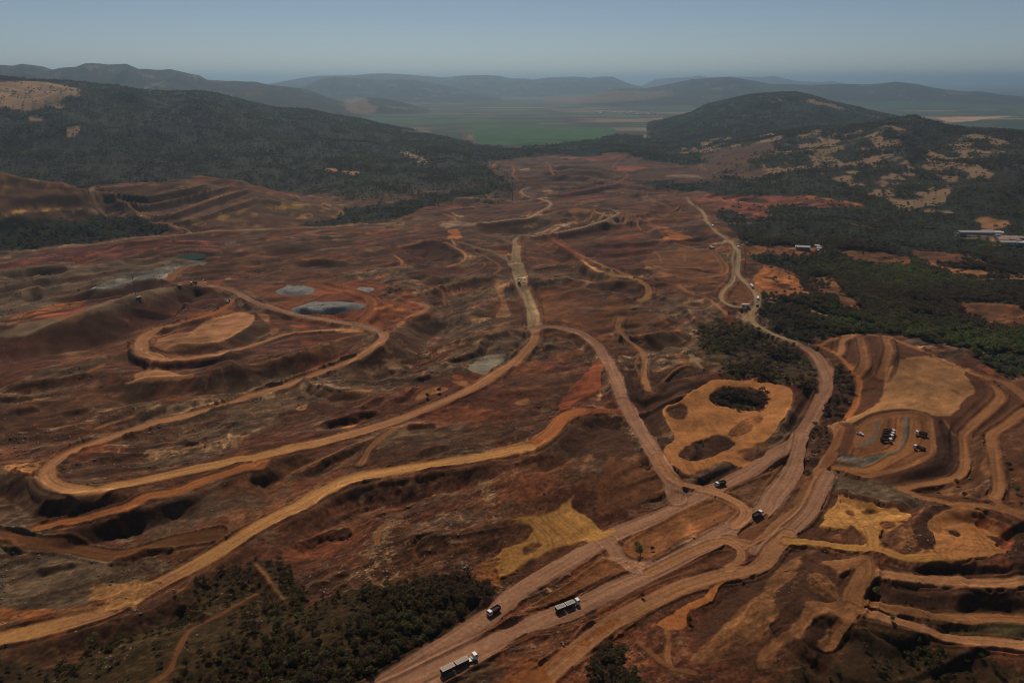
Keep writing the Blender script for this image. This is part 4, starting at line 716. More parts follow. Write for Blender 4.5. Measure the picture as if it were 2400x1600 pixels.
def terrace(F, st):
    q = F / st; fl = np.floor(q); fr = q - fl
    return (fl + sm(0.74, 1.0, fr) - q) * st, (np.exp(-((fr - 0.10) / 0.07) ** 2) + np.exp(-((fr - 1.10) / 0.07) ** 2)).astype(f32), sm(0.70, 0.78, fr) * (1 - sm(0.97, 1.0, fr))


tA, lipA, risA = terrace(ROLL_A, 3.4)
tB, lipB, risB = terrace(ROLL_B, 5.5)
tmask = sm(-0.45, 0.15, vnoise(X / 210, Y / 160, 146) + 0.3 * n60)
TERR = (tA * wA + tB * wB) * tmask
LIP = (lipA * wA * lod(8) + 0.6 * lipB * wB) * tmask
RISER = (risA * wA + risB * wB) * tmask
H0 = H0 + (ROLL_A * wA + ROLL_B * wB).astype(f32)


def gather(pts, H, n, closed):
    P = unproject(spline(pts, n, closed), H)
    r = np.hypot(P[:, 0], P[:, 1])
    w = 3
    q = np.concatenate([r[-w:], r, r[:w]]) if closed else np.concatenate([np.full(w, r[0]), r, np.full(w, r[-1])])
    md = np.median(np.stack([q[k:k + len(r)] for k in range(2 * w + 1)]), 0)
    bad = np.abs(r - md) > 0.02 * md
    f = np.where(bad, md / r, 1.0)
    return P * f[:, None]


def sub(a, sl, v):
    a[sl] = v


RAG = (1.0 * vnoise(X / 11, Y / 11, 35) * lod(9) + 0.55 * vnoise(X / 4.2, Y / 4.2, 36) * lod(4) + 0.3 * vnoise(X / 1.9, Y / 1.9, 37) * lod(2)).astype(f32)


def box_blur(a, k):
    for ax in (0, 1):
        c = np.cumsum(np.concatenate([np.repeat(a.take([0], ax), k + 1, ax), a, np.repeat(a.take([-1], ax), k, ax)], ax), axis=ax, dtype=np.float64)
        n = a.shape[ax]
        a = ((c.take(range(2 * k + 1, 2 * k + 1 + n), ax) - c.take(range(0, n), ax)) / (2 * k + 1)).astype(f32)
    return a


def scarp_height(H):
    dH = np.zeros_like(H0); FACE = np.zeros_like(H0); SLIP = np.zeros_like(H0); CLIFF = np.zeros_like(H0)
    for pts, A, w, side in SCARPS:
        P = gather(pts, H, 3, False)
        L = 4.5 * A
        m = w + 2.2 * L
        sl, D, S, G, tot = line_field(P, m)
        t = P[-1] - P[0]
        nrm = np.array([-t[1], t[0]])         # left normal: G=+1 there
        want = {'n': -P.mean(0), 'f': P.mean(0), 'r': np.array([1.0, 0]), 'l': np.array([-1.0, 0])}[side]
        sg = 1.0 if nrm @ want > 0 else -1.0
        L = min(L, tot * 0.45)
        d = D * G * f32(sg) + RAG[sl] * (0.6 + 0.22 * w if w < 9 else 1.3)     # positive on the falling side
        prof = np.where(d < 0, A * np.exp(d / L), np.where(d < w, A - A * sm(0, w, d) - A * np.clip(d / w, 0, 1), -A * np.exp(-(d - w) / L)))
        e = 0.2 * tot
        tp = np.clip(np.minimum(S, tot - S) / e, 0, 1); tp = tp * tp * (3 - 2 * tp)
        tp = tp * (1 - sm(m * 0.45, m, D))
        dH[sl] += (prof * tp).astype(f32)
        FACE[sl] = np.maximum(FACE[sl], sm(-7, -3, d) * (1 - sm(w + 3, w + 7, d)) * sm(0, 0.15, tp))
        on = sm(-0.6, 0.6, d) * (1 - sm(w * 0.92, w * 1.1, d)) * sm(0.1, 0.5, tp)
        CLIFF[sl] = np.maximum(CLIFF[sl], on)
        lw = np.maximum(1.0, 0.8 * CELL[sl[0]])
        SLIP[sl] = np.maximum(SLIP[sl], np.exp(-((d + 1.3 * lw) / lw) ** 2) * sm(0.1, 0.5, tp))
    B = box_blur(box_blur(dH, 6), 5)
    return B + (dH - B) * FACE, FACE, SLIP, CLIFF


H = H0.copy()
for it in range(2):
    dH, FACE, SLIP, CLIFF = scarp_height(box_blur(H, 7))
    H = H0 + dH
HS = H.copy()

def grid_height(H, x, y):
    a = np.arctan2(x, y); r = np.hypot(x, y)
    i = np.clip(np.searchsorted(R, r) - 1, 0, NR - 2); j = np.clip(np.searchsorted(AZ, a) - 1, 0, NA - 2)
    fi = np.clip((r - R[i]) / (R[i + 1] - R[i]), 0, 1); fj = np.clip((a - AZ[j]) / (AZ[j + 1] - AZ[j]), 0, 1)
    return (H[i, j] * (1 - fi) + H[i + 1, j] * fi) * (1 - fj) + (H[i, j + 1] * (1 - fi) + H[i + 1, j + 1] * fi) * fj


# ------------------------------------------------------------------ colour, roughness, vegetation from the traces
nb = vnoise(X / 9, Y / 9, 51) * lod(9); nc = vnoise(X / 2.6, Y / 2.6, 52) * lod(2.6); na = vnoise(X / 45, Y / 45, 53)
nf = vnoise(U / 5.5, W / 1.9, 59) * lod(2.2)
ns = vnoise(U / 14, W / 3.2, 54) * lod(3.5); nd = vnoise(U / 34, W / 11, 55) * lod(11)
EDGE = (0.5 * fC + 0.6 * vnoise(X / 7, Y / 7, 56) * lod(7) + 0.4 * vnoise(X / 2.5, Y / 2.5, 57) * lod(2.5) + 0.6 * vnoise(X / 25, Y / 25, 58)).astype(f32)
COLR = np.zeros((NR, NA, 3), f32)


def mixin(dst, c, m):
    dst += (np.asarray(c, f32) - dst) * m[..., None]


COLR[:] = alb(PAL['soilmid'], 0.95)
mixin(COLR, alb(PAL['darkred'], 1.1), sm(-0.1, 0.45, na + 0.6 * fA) * 0.75)
mixin(COLR, alb(PAL['dark'], 1.15), sm(0.0, 0.35, fB - 0.4 * na) * 0.8)
mixin(COLR, alb(PAL['greybrown'], 0.72), sm(0.15, 0.5, crag * 0.4 + 0.6 * fA - 0.3 * fB) * 0.65)
mixin(COLR, alb(PAL['rust'], 1.1), sm(0.45, 0.7, vnoise(U / 60, W / 20, 61) + 0.4 * fC) * 0.6)
mixin(COLR, alb(PAL['stone'], 1.2), sm(0.42, 0.62, 0.75 * fR + 0.35 * fC) * (0.25 + 0.65 * crag))
mixin(COLR, alb(PAL['pinkbare'], 1.25), sm(0.62, 0.8, 0.8 * fC + 0.35 * fA) * (0.2 + 0.7 * crag))
mixin(COLR, alb(PAL['dark'], 0.7), sm(0.5, 0.75, -0.8 * fC + 0.35 * fB) * (0.4 + 0.5 * crag))
VEG = np.zeros((NR, NA), f32)
ROUGH = np.ones((NR, NA), f32)
CLS = np.zeros((NR, NA), np.uint8)
# far country: woods and fields in strips
far = sm(2500, 3100, RN) * (1 - HILL)
q = vnoise(X / 700, Y / 260, 71) + 0.5 * vnoise(X / 260, Y / 90, 72)
mixin(COLR, alb((50, 50, 44)), far)
mixin(COLR, alb((98, 82, 66)), far * sm(0.15, 0.45, q))
mixin(COLR, alb((58, 76, 50)), far * sm(0.2, 0.5, -q))
mixin(COLR, alb((112, 94, 76)), far * sm(0.8, 0.95, q + 0.3 * vnoise(X / 900, Y / 500, 73)))
fh = HILL
q2 = vnoise(X / 130, Y / 130, 74) + 0.5 * vnoise(X / 45, Y / 45, 75)
mixin(COLR, alb((40, 36, 26)), fh)
mixin(COLR, alb((36, 28, 22)), fh * sm(0.1, 0.7, q2))
mixin(COLR, alb((88, 76, 56)), fh * sm(0.75, 1.0, q2 + 0.4 * vnoise(X / 300, Y / 300, 76)) * sm(4500, 6500, RN))
VEG = np.maximum(VEG, 0.85 * fh * (1 - sm(4300, 5200, RN)))
CLS[HILL > 0.5] = 2
ISL = np.zeros((NR, NA), f32)
BUSH = np.zeros((NR, NA), f32)
BERM = np.zeros((NR, NA), f32)
HR = HS.copy()

for op in OPS:
    kind, pts, a3, *rest = op
    if kind in ('poly', 'patch'):
        cname, o = a3, rest[0]
        P = gather(pts, HS, 3, True)
        rm = float(np.hypot(P[:, 0], P[:, 1]).mean())
        s = o.get('s', 2); n = o.get('n', min(s * 1.2, 8))
        m = max(s, n) * 2.2 + 3
        sl, D = poly_field(P, m)
        k = sm(-0.45 * s, 0.45 * s, D + (0.5 if n <= 3.2 else 1.15) * n * EDGE[sl])
        if kind == 'poly' and o.get('veg', 0) < 0.1 and not o.get('cls') and not o.get('swirl'):
            k = k * (0.55 + 0.45 * sm(-0.6, -0.1, 0.6 * fB[sl] + 0.5 * fC[sl]))
        if kind == 'patch':
            z = o.get('sc', 1.0)
            qq = vnoise(X[sl] / (62 * z), Y[sl] / (90 * z), 81) + 0.6 * vnoise(X[sl] / (22 * z), Y[sl] / (30 * z), 82)
            k = k * sm(o['lo'], o['hi'], qq)
            VEG[sl] *= 1 - 0.84 * k
            CLS[sl] = np.where(k > 2, 0, CLS[sl])
            mixin(COLR[sl], alb(PAL[cname]) * 0.85, k * 0.9)
            continue
        c = alb(PAL[cname], o.get('k', 1.0))[None, None] * (1 + 0.26 * fC[sl] * (0.45 + 0.55 * min(1.0, o.get('rough', 0.9))) + 0.14 * na[sl] + 0.16 * fA[sl])[..., None]
        if o.get('swirl'):
            wx = X[sl] + 14 * vnoise(X[sl] / 30, Y[sl] / 30, 91); wy = Y[sl] + 14 * vnoise(X[sl] / 30, Y[sl] / 30, 92)
            tr = vnoise(wx / 1.6, wy / 22, 93) * lod(2.2)[sl[0]] + 0.7 * vnoise(wx / 20 + wy / 9, wy / 3.2 - wx / 30, 94) * lod(3.5)[sl[0]]
            c = c * (1 - 0.24 * sm(0.15, 0.65, tr) + 0.12 * sm(0.1, 0.6, -tr))[..., None]
        if 'gold' in o:
            gq = 0.6 * vnoise(X[sl] / 60, Y[sl] / 60, 93) + 0.5 * vnoise(X[sl] / 13, Y[sl] / 16, 94) + 0.5 * nb[sl]
            gk = sm(0.55 - o['gold'] * 0.6, 0.95 - o['gold'] * 0.5, gq)
            c = c * (1 - gk[..., None]) + alb(PAL['drygold'], 0.8) * 0.8 * gk[..., None] + c * 0.2 * gk[..., None]
        COLR[sl] += (c - COLR[sl]) * k[..., None]
        VEG[sl] = VEG[sl] * (1 - k) + o.get('veg', 0.0) * k
        ROUGH[sl] = ROUGH[sl] * (1 - k) + o.get('rough', 0.9) * k
        BUSH[sl] = BUSH[sl] * (1 - k) + o.get('bush', 0) * k
        if 'cls' in o:
            CLS[sl] = np.where(k > 0.5, o['cls'], CLS[sl])
        else:
            CLS[sl] = np.where((k > 0.6) & (CLS[sl] == 1), 0, CLS[sl])
        if o.get('island'):
            edge = np.exp(-((D - 1.0) / 1.3) ** 2)
            BERM[sl] = np.maximum(BERM[sl] * (1 - k), 0.9 * edge)
        else:
            BERM[sl] *= 1 - k
    else:
        w, cname, o = a3, rest[0], rest[1]
        P = gather(pts, HS, 4, False)
        rm = float(np.hypot(P[:, 0], P[:, 1]).mean())
        w = max(w, rm * 0.0032)
        m = w * 0.5 + 5
        sl, D, S, G, tot = line_field(P, m)
        hw = w * 0.5 * (1 + 0.04 * vnoise(S / 40, S * 0, 95))
        e = 1.0 + 0.0006 * RN[sl]
        k = sm(-e, e, hw - D + 0.6 * EDGE[sl])
        taper = sm(0, w * 0.35, np.minimum(S, tot - S) + 0.0 * S + w * 0.25)
        k = k * taper
        c0 = alb(PAL[cname], o.get('k', 1.0))
        c = np.broadcast_to(c0, D.shape + (3,)).copy()
        if 'ends' in o:
            E = o['ends']; fr = S / tot
            for q_ in range(0, len(E), 2):
                mixin(c, alb(PAL[E[q_ + 1]], o.get('k', 1.0)), sm(E[q_] - 0.05, E[q_] + 0.05, fr))
        dd = D * G
        cs = 0.45 + 0.75 * CELL[sl[0]]
        streak = 0.8 * vnoise(dd / cs + 0.8 * vnoise(S / 50, S * 0, 96), S / 70, 97) + 0.5 * vnoise(dd * 0.42 + vnoise(S / 60, S * 0, 98), S / 90, 99)
        wheel = np.exp(-((np.abs(np.abs(dd) - hw * 0.48) - hw * 0.2) / np.maximum(0.5, 0.5 * CELL[sl[0]])) ** 2)
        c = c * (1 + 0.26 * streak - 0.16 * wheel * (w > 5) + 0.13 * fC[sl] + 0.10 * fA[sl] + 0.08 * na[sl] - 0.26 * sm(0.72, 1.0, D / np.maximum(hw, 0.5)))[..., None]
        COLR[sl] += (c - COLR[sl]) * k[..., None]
        VEG[sl] *= 1 - sm(-2, 1, hw + 2.5 - D)
        ROUGH[sl] = ROUGH[sl] * (1 - k) + 0.06 * k
        CLS[sl] = np.where((k > 0.5) & (w > 3.5), 1, CLS[sl])
        if w > 4.5:
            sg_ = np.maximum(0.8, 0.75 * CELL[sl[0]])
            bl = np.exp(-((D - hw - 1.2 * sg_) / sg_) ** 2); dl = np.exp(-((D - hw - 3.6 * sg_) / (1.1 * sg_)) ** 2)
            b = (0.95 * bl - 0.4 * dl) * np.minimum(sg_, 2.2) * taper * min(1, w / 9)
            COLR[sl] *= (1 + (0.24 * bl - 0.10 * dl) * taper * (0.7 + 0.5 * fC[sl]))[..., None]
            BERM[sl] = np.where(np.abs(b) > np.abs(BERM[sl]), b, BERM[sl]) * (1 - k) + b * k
        else:
            BERM[sl] *= 1 - k
        if w > 3.5 and 'soft' not in o:
            sp = np.concatenate([[0], np.cumsum(np.hypot(*np.diff(P, axis=0).T))])
            hz = grid_height(HS, P[:, 0], P[:, 1])
            su = np.linspace(0, tot, max(8, int(tot / 4))); hu = np.interp(su, sp, hz)
            kn = max(1, int(14 / (su[1] - su[0]))); hp = np.pad(hu, kn, mode='edge')
            hu = np.convolve(hp, np.ones(2 * kn + 1) / (2 * kn + 1), mode='valid')
            hr = np.interp(S, su, hu).astype(f32)
            kk = (1 - sm(hw + 0.6, hw + 9.0, D)) * sm(0, 10, np.minimum(S, tot - S))
            HR[sl] += (hr - HR[sl]) * kk

TERRM = np.clip((ROUGH - 0.3) / 0.45, 0, 1) * (1 - 0.6 * np.clip(VEG, 0, 1))
FINE = np.clip(0.12 + 0.9 * ROUGH, 0.16, 1.0) * MINE * np.where(CLS == 1, 0.55, 1.0) * (1 - 0.45 * sm(1000, 1700, RN))
COLR *= np.exp(FINE * (0.62 * fF + 0.50 * fG * (0.4 + 0.6 * crag)) - 0.10 * FINE)[..., None]
SKIP = 1 - np.clip(VEG * 1.5, 0, 1)
mixin(COLR, alb(PAL['dark'], 1.0), CLIFF * 0.45 * SKIP * np.clip(ROUGH * 1.6, 0, 1))  # scarp faces mixed darker: slope shade put into the soil colour
COLR *= (1 + 0.65 * SLIP * SKIP * (0.7 + 0.5 * fC))[..., None]
ROUGH *= 1 - 0.6 * CLIFF
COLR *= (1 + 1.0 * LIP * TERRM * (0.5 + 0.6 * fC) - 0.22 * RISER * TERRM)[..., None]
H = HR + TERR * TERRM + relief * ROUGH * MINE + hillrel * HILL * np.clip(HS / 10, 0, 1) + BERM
# flowing-soil rills on steep faces
gy = np.gradient(HS, axis=0) / DR[:, None]
steep = sm(0.22, 0.5, np.abs(gy)) * MINE
H = (H + steep * 0.5 * vnoise(X / 3.0, Y / 14, 98) * lod(3.0)).astype(f32)


def height_at(x, y):
    return grid_height(H, x, y)


def at(*tr):
    """world point on the ground under a traced point"""
    p = unproject(T(*tr), H)
    return Vector((p[0, 0], p[0, 1], float(height_at(p[0, 0], p[0, 1]))))


# ------------------------------------------------------------------ terrain material and sheets
def new_mat(name):
    m = bpy.data.materials.new(name); m.use_nodes = True
    return m, m.node_tree, m.node_tree.nodes["Principled BSDF"]


def ground_material():
    m, nt, p = new_mat("ground_soil")
    at_ = nt.nodes.new("ShaderNodeAttribute"); at_.attribute_name = "soil"
    geo = nt.nodes.new("ShaderNodeNewGeometry")
    n1 = nt.nodes.new("ShaderNodeTexNoise"); n1.inputs["Scale"].default_value = 0.55; n1.inputs["Detail"].default_value = 5; n1.inputs["Roughness"].default_value = 0.7
    nt.links.new(geo.outputs["Position"], n1.inputs["Vector"])
    mr = nt.nodes.new("ShaderNodeMapRange"); mr.inputs[1].default_value = 0.3; mr.inputs[2].default_value = 0.7; mr.inputs[3].default_value = 0.72; mr.inputs[4].default_value = 1.28
    nt.links.new(n1.outputs["Fac"], mr.inputs[0])
    mx = nt.nodes.new("ShaderNodeVectorMath"); mx.operation = 'SCALE'
    nt.links.new(at_.outputs["Color"], mx.inputs[0]); nt.links.new(mr.outputs[0], mx.inputs["Scale"])
    nt.links.new(mx.outputs[0], p.inputs["Base Color"])
    bp = nt.nodes.new("ShaderNodeBump"); bp.inputs["Strength"].default_value = 0.35; bp.inputs["Distance"].default_value = 0.5
    nt.links.new(n1.outputs["Fac"], bp.inputs["Height"]); nt.links.new(bp.outputs[0], p.inputs["Normal"])
    p.inputs["Roughness"].default_value = 0.95
    p.inputs["Specular IOR Level"].default_value = 0.12
    return m


GM = ground_material()
VCO = np.stack([X, Y, H], -1).reshape(-1, 3)
VCO_C = np.concatenate([np.clip(COLR, 0.004, 0.9).reshape(-1, 3), np.ones((NR * NA, 1), f32)], 1)
ii = (np.arange(NR - 1)[:, None] * NA + np.arange(NA - 1)[None]).ravel()
FACES = np.stack([ii, ii + 1, ii + 1 + NA, ii + NA], 1).astype(np.int32)
fc = CLS[:-1, :-1].ravel()
for cls, name in ((0, 'ground'), (1, 'haul_roads'), (2, 'hills'), (3, 'fields')):
    F = FACES[fc == cls]
    idx, inv = np.unique(F, return_inverse=True)
    me = mesh_np(name, VCO[idx], inv.reshape(-1, 4), smooth=True)
    ca = me.color_attributes.new("soil", 'FLOAT_COLOR', 'POINT')
    ca.data.foreach_set("color", np.ascontiguousarray(VCO_C[idx]).ravel())
    structure(obj(name, me, GM))

# ------------------------------------------------------------------ trees
def foliage_material(name, ramp):
    m, nt, p = new_mat(name)
    oi = nt.nodes.new("ShaderNodeObjectInfo")
    cr = nt.nodes.new("ShaderNodeValToRGB"); e = cr.color_ramp.elements
    e[0].position = 0; e[0].color = (*alb(ramp[0]), 1)
    e[1].position = 1; e[1].color = (*alb(ramp[-1]), 1)
    for k, c in enumerate(ramp[1:-1]):
        q = e.new((k + 1) / (len(ramp) - 1)); q.color = (*alb(c), 1)
    nt.links.new(oi.outputs["Random"], cr.inputs[0])
    geo = nt.nodes.new("ShaderNodeNewGeometry")
    n1 = nt.nodes.new("ShaderNodeTexNoise"); n1.inputs["Scale"].default_value = 0.9; n1.inputs["Detail"].default_value = 2
    nt.links.new(geo.outputs["Position"], n1.inputs["Vector"])
    mr = nt.nodes.new("ShaderNodeMapRange"); mr.inputs[1].default_value = 0.3; mr.inputs[2].default_value = 0.7; mr.inputs[3].default_value = 0.6; mr.inputs[4].default_value = 1.5
    nt.links.new(n1.outputs["Fac"], mr.inputs[0])
    n2 = nt.nodes.new("ShaderNodeTexNoise"); n2.inputs["Scale"].default_value = 0.006; n2.inputs["Detail"].default_value = 4; n2.inputs["Roughness"].default_value = 0.65
    nt.links.new(geo.outputs["Position"], n2.inputs["Vector"])
    m2 = nt.nodes.new("ShaderNodeMapRange"); m2.inputs[1].default_value = 0.38; m2.inputs[2].default_value = 0.57; m2.inputs[4].default_value = 0.85
    nt.links.new(n2.outputs["Fac"], m2.inputs[0])
    dry = nt.nodes.new("ShaderNodeMix"); dry.data_type = 'RGBA'; dry.inputs[7].default_value = (*alb((80, 60, 48)), 1)
    nt.links.new(m2.outputs[0], dry.inputs[0]); nt.links.new(cr.outputs[0], dry.inputs[6])
    mx = nt.nodes.new("ShaderNodeVectorMath"); mx.operation = 'SCALE'
    nt.links.new(dry.outputs[2], mx.inputs[0]); nt.links.new(mr.outputs[0], mx.inputs["Scale"])
    nt.links.new(mx.outputs[0], p.inputs["Base Color"])
    p.inputs["Roughness"].default_value = 0.8; p.inputs["Specular IOR Level"].default_value = 0.2
    tr = nt.nodes.new("ShaderNodeBsdfTranslucent"); ms = nt.nodes.new("ShaderNodeMixShader"); ms.inputs[0].default_value = 0.35
    nt.links.new(mx.outputs[0], tr.inputs["Color"])
    nt.links.new(p.outputs[0], ms.inputs[1]); nt.links.new(tr.outputs[0], ms.inputs[2])
    nt.links.new(ms.outputs[0], nt.nodes["Material Output"].inputs["Surface"])
    return m


LEAF = foliage_material("foliage", [(72, 90, 52), (94, 108, 58), (96, 84, 60), (80, 96, 56), (116, 116, 66), (84, 70, 54)])
LEAF_DRY = foliage_material("dry_foliage", [(76, 64, 36), (60, 62, 32), (88, 66, 40), (54, 58, 30)])
BARK, nt_, p_ = new_mat("bark")
nz = nt_.nodes.new("ShaderNodeTexNoise"); nz.inputs["Scale"].default_value = 4
rp = nt_.nodes.new("ShaderNodeValToRGB"); rp.color_ramp.elements[0].color = (0.05, 0.035, 0.025, 1); rp.color_ramp.elements[1].color = (0.14, 0.1, 0.07, 1)
nt_.links.new(nz.outputs["Fac"], rp.inputs[0]); nt_.links.new(rp.outputs[0], p_.inputs["Base Color"]); p_.inputs["Roughness"].default_value = 0.9


def crown_mesh(name, seed, h, rad, n, leaf, lobes):
    r = np.random.default_rng(seed)
    C = r.normal(size=(lobes, 3)); C /= np.linalg.norm(C, axis=1)[:, None]
    C = C * np.array([rad * 0.55, rad * 0.55, h * 0.22]) * r.uniform(0.5, 1.1, (lobes, 1)) + np.array([0, 0, h * 0.66])
    LR = r.uniform(0.38, 0.62, lobes) * rad
    k = r.integers(0, lobes, n)
    d = r.normal(size=(n, 3)); d /= np.linalg.norm(d, axis=1)[:, None]
    d[:, 2] = np.abs(d[:, 2]) * 0.9 - 0.25
    P = C[k] + d * (LR[k] * r.uniform(0.55, 1.08, n))[:, None]
    nrm = d + 0.55 * r.normal(size=(n, 3)); nrm /= np.linalg.norm(nrm, axis=1)[:, None]
    a = np.cross(nrm, r.normal(size=(n, 3))); a /= np.linalg.norm(a, axis=1)[:, None]
    b = np.cross(nrm, a)
    s = leaf * r.uniform(0.6, 1.3, (n, 1))
    Q = np.stack([P - a * s, P - b * s * 0.7, P + a * s + nrm * s * 0.25, P + b * s * 0.7], 1).reshape(-1, 3)
    return mesh_np(name, Q, np.arange(4 * n).reshape(-1, 4))


def trunk_mesh(name, seed, h, rad):
    r = np.random.default_rng(seed)
    Vs, Fs = [], []

    def limb(p0, p1, r0, r1, nseg=3):
        base = len(Vs); k = 6
        for i in range(nseg + 1):
            t = i / nseg
            c = p0 * (1 - t) + p1 * t + (r.normal(size=3) * 0.06 * h * (0 < i < nseg)) * np.array([1, 1, 0.2])
            w = r0 * (1 - t) + r1 * t
            for q in range(k):
                an = 2 * math.pi * q / k
                Vs.append(c + np.array([math.cos(an) * w, math.sin(an) * w, 0]))
        for i in range(nseg):
            for q in range(k):
                Fs.append([base + i * k + q, base + i * k + (q + 1) % k, base + (i + 1) * k + (q + 1) % k, base + (i + 1) * k + q])
    top = np.array([0, 0, h * 0.62])
    limb(np.array([0, 0, -0.4]), top, 0.035 * h, 0.018 * h, 4)
    for q in range(5):
        an = q * 1.26 + r.uniform(-.3, .3)
        limb(np.array([0, 0, h * r.uniform(0.3, 0.5)]), np.array([math.cos(an) * rad * 0.6, math.sin(an) * rad * 0.6, h * r.uniform(0.6, 0.85)]), 0.016 * h, 0.005 * h)
    return mesh_np(name, np.array(Vs), np.array(Fs), True)


# low tree models for the mass woods
WOOD = bpy.data.collections.new("woodland_models")
for k in range(6):
    h = 6.0 + (k % 3) * 1.2
    m_ = crown_mesh("wood_tree", 100 + k, h, h * 0.52, 90, 0.75, 7)
    m_.materials.append(LEAF)
    o = bpy.data.objects.new("wood_tree", m_)
    WOOD.objects.link(o)

# candidate points, uniform over the ground
NC = 620000
cr_ = np.sqrt(rng.uniform(170 ** 2, 4600 ** 2, NC)); ca_ = rng.uniform(math.radians(-46), math.radians(46), NC)
near_n = 60000
mid_n = 190000
cr_ = np.concatenate([cr_, np.sqrt(rng.uniform(170 ** 2, 560 ** 2, near_n))]); ca_ = np.concatenate([ca_, rng.uniform(math.radians(-46), math.radians(46), near_n)])
cr_ = np.concatenate([cr_, np.sqrt(rng.uniform(560 ** 2, 1200 ** 2, mid_n))]); ca_ = np.concatenate([ca_, rng.uniform(math.radians(-46), math.radians(46), mid_n)])
cx, cy = np.sin(ca_) * cr_, np.cos(ca_) * cr_
i_ = np.clip(np.searchsorted(R, cr_), 0, NR - 1); j_ = np.clip(np.searchsorted(AZ, ca_), 0, NA - 1)
dens = VEG[i_, j_]
clump = 0.55 + 0.9 * vnoise(cx / 28, cy / 28, 111) + 0.55 * vnoise(cx / 95, cy / 95, 112)
keep = rng.uniform(size=len(cx)) < dens * np.clip(clump, 0.12, 1.2)
bsh = BUSH[i_, j_][keep]
cx, cy, cr_ = cx[keep], cy[keep], cr_[keep]
cz = height_at(cx, cy)
size = rng.uniform(0.6, 1.15, len(cx)) * np.where(cr_ < 540, 0.62, 0.9) * (1 + 0.25 * sm(1500, 3500, cr_))
px, py = project(cx, cy, cz)
vis = (px > 5) & (px < 2395) & (py > 5) & (py < 1640)
app = size / cr_ * vis
order = np.argsort(-app)
N_IND = 270
ind = order[:N_IND]
rest_ = order[N_IND:]
print("trees", len(cx))


def scatter(name, pts, scl, coll, seed):
    m = bpy.data.meshes.new(name)
    m.vertices.add(len(pts)); m.vertices.foreach_set("co", np.ascontiguousarray(pts, dtype=f32).ravel())
    a = m.attributes.new("scl", 'FLOAT', 'POINT'); a.data.foreach_set("value", scl.astype(f32))
    a = m.attributes.new("rotz", 'FLOAT', 'POINT'); a.data.foreach_set("value", np.random.default_rng(seed).uniform(0, 6.28, len(pts)).astype(f32))
    o = obj(name, m)
    ng = bpy.data.node_groups.new(name + "_scatter", 'GeometryNodeTree')
    ng.interface.new_socket("Geometry", in_out='INPUT', socket_type='NodeSocketGeometry')
    ng.interface.new_socket("Geometry", in_out='OUTPUT', socket_type='NodeSocketGeometry')
    N = ng.nodes.new
    gi, go = N("NodeGroupInput"), N("NodeGroupOutput")
    m2p = N("GeometryNodeMeshToPoints"); ip = N("GeometryNodeInstanceOnPoints"); ci = N("GeometryNodeCollectionInfo")
    ci.inputs["Collection"].default_value = coll
    ci.inputs["Separate Children"].default_value = True; ci.inputs["Reset Children"].default_value = True
    ip.inputs["Pick Instance"].default_value = True
    s = N("GeometryNodeInputNamedAttribute"); s.data_type = 'FLOAT'; s.inputs["Name"].default_value = "scl"
    rz = N("GeometryNodeInputNamedAttribute"); rz.data_type = 'FLOAT'; rz.inputs["Name"].default_value = "rotz"
    cv = N("ShaderNodeCombineXYZ"); cs = N("ShaderNodeCombineXYZ")
    L = ng.links.new
    L(gi.outputs[0], m2p.inputs["Mesh"]); L(m2p.outputs[0], ip.inputs["Points"]); L(ci.outputs[0], ip.inputs["Instance"])
    L(rz.outputs[0], cv.inputs[2]); L(cv.outputs[0], ip.inputs["Rotation"])
    for q in range(3):
        L(s.outputs[0], cs.inputs[q])
    L(cs.outputs[0], ip.inputs["Scale"]); L(ip.outputs[0], go.inputs[0])
    md = o.modifiers.new("scatter", 'NODES'); md.node_group = ng
    return o


SCRUB = bpy.data.collections.new("scrub_models")
for k in range(5):
    h = 3.4 + (k % 3) * 0.8
    m_ = crown_mesh("scrub_bush", 150 + k, h, h * 0.62, 110, 0.42, 8)
    m_.materials.append(LEAF_DRY)
    SCRUB.objects.link(bpy.data.objects.new("scrub_bush", m_))
isb = bsh[rest_] > 0.5
so = scatter("scrub", np.stack([cx, cy, cz], 1)[rest_][isb], size[rest_][isb] * 1.25, SCRUB, 8)
so['kind'] = 'stuff'; so['label'] = 'low dry scrub covering the slopes at the bottom of the mine'; so['category'] = 'scrub'
rest_ = rest_[~isb]
wo = scatter("woodland", np.stack([cx, cy, cz], 1)[rest_], size[rest_], WOOD, 5)
wo['kind'] = 'stuff'; wo['label'] = 'dense dark woodland covering the hillsides and flats around the mine'; wo['category'] = 'woodland'



# individual trees: the largest ones in view, each with its own trunk and crown
HI = []
for k in range(7):
    h = 6.0 + (k % 3) * 1.1
    cm = crown_mesh("crown", 300 + k, h, h * (0.50 if k != 6 else 0.30), 420, 0.42, 9 if k != 6 else 12); tm = trunk_mesh("trunk", 400 + k, h, h * 0.5)
    cm.materials.append(LEAF_DRY if k in (1, 3) else LEAF); tm.materials.append(BARK)
    HI.append((cm, tm))


def place_tree(x, y, z, scl, k, label, cat='tree', group=None, name='tree', zs=1.0):
    root = bpy.data.objects.new(name, None)
    root.empty_display_size = 0.5
    COL.objects.link(root)
    root.location = (x, y, z); root.rotation_euler = (0, 0, random.uniform(0, 6.28)); root.scale = (scl, scl, scl * zs)
    obj('trunk', HI[k][1], None, root); obj('crown', HI[k][0], None, root)
    return tag(root, label, cat, group)


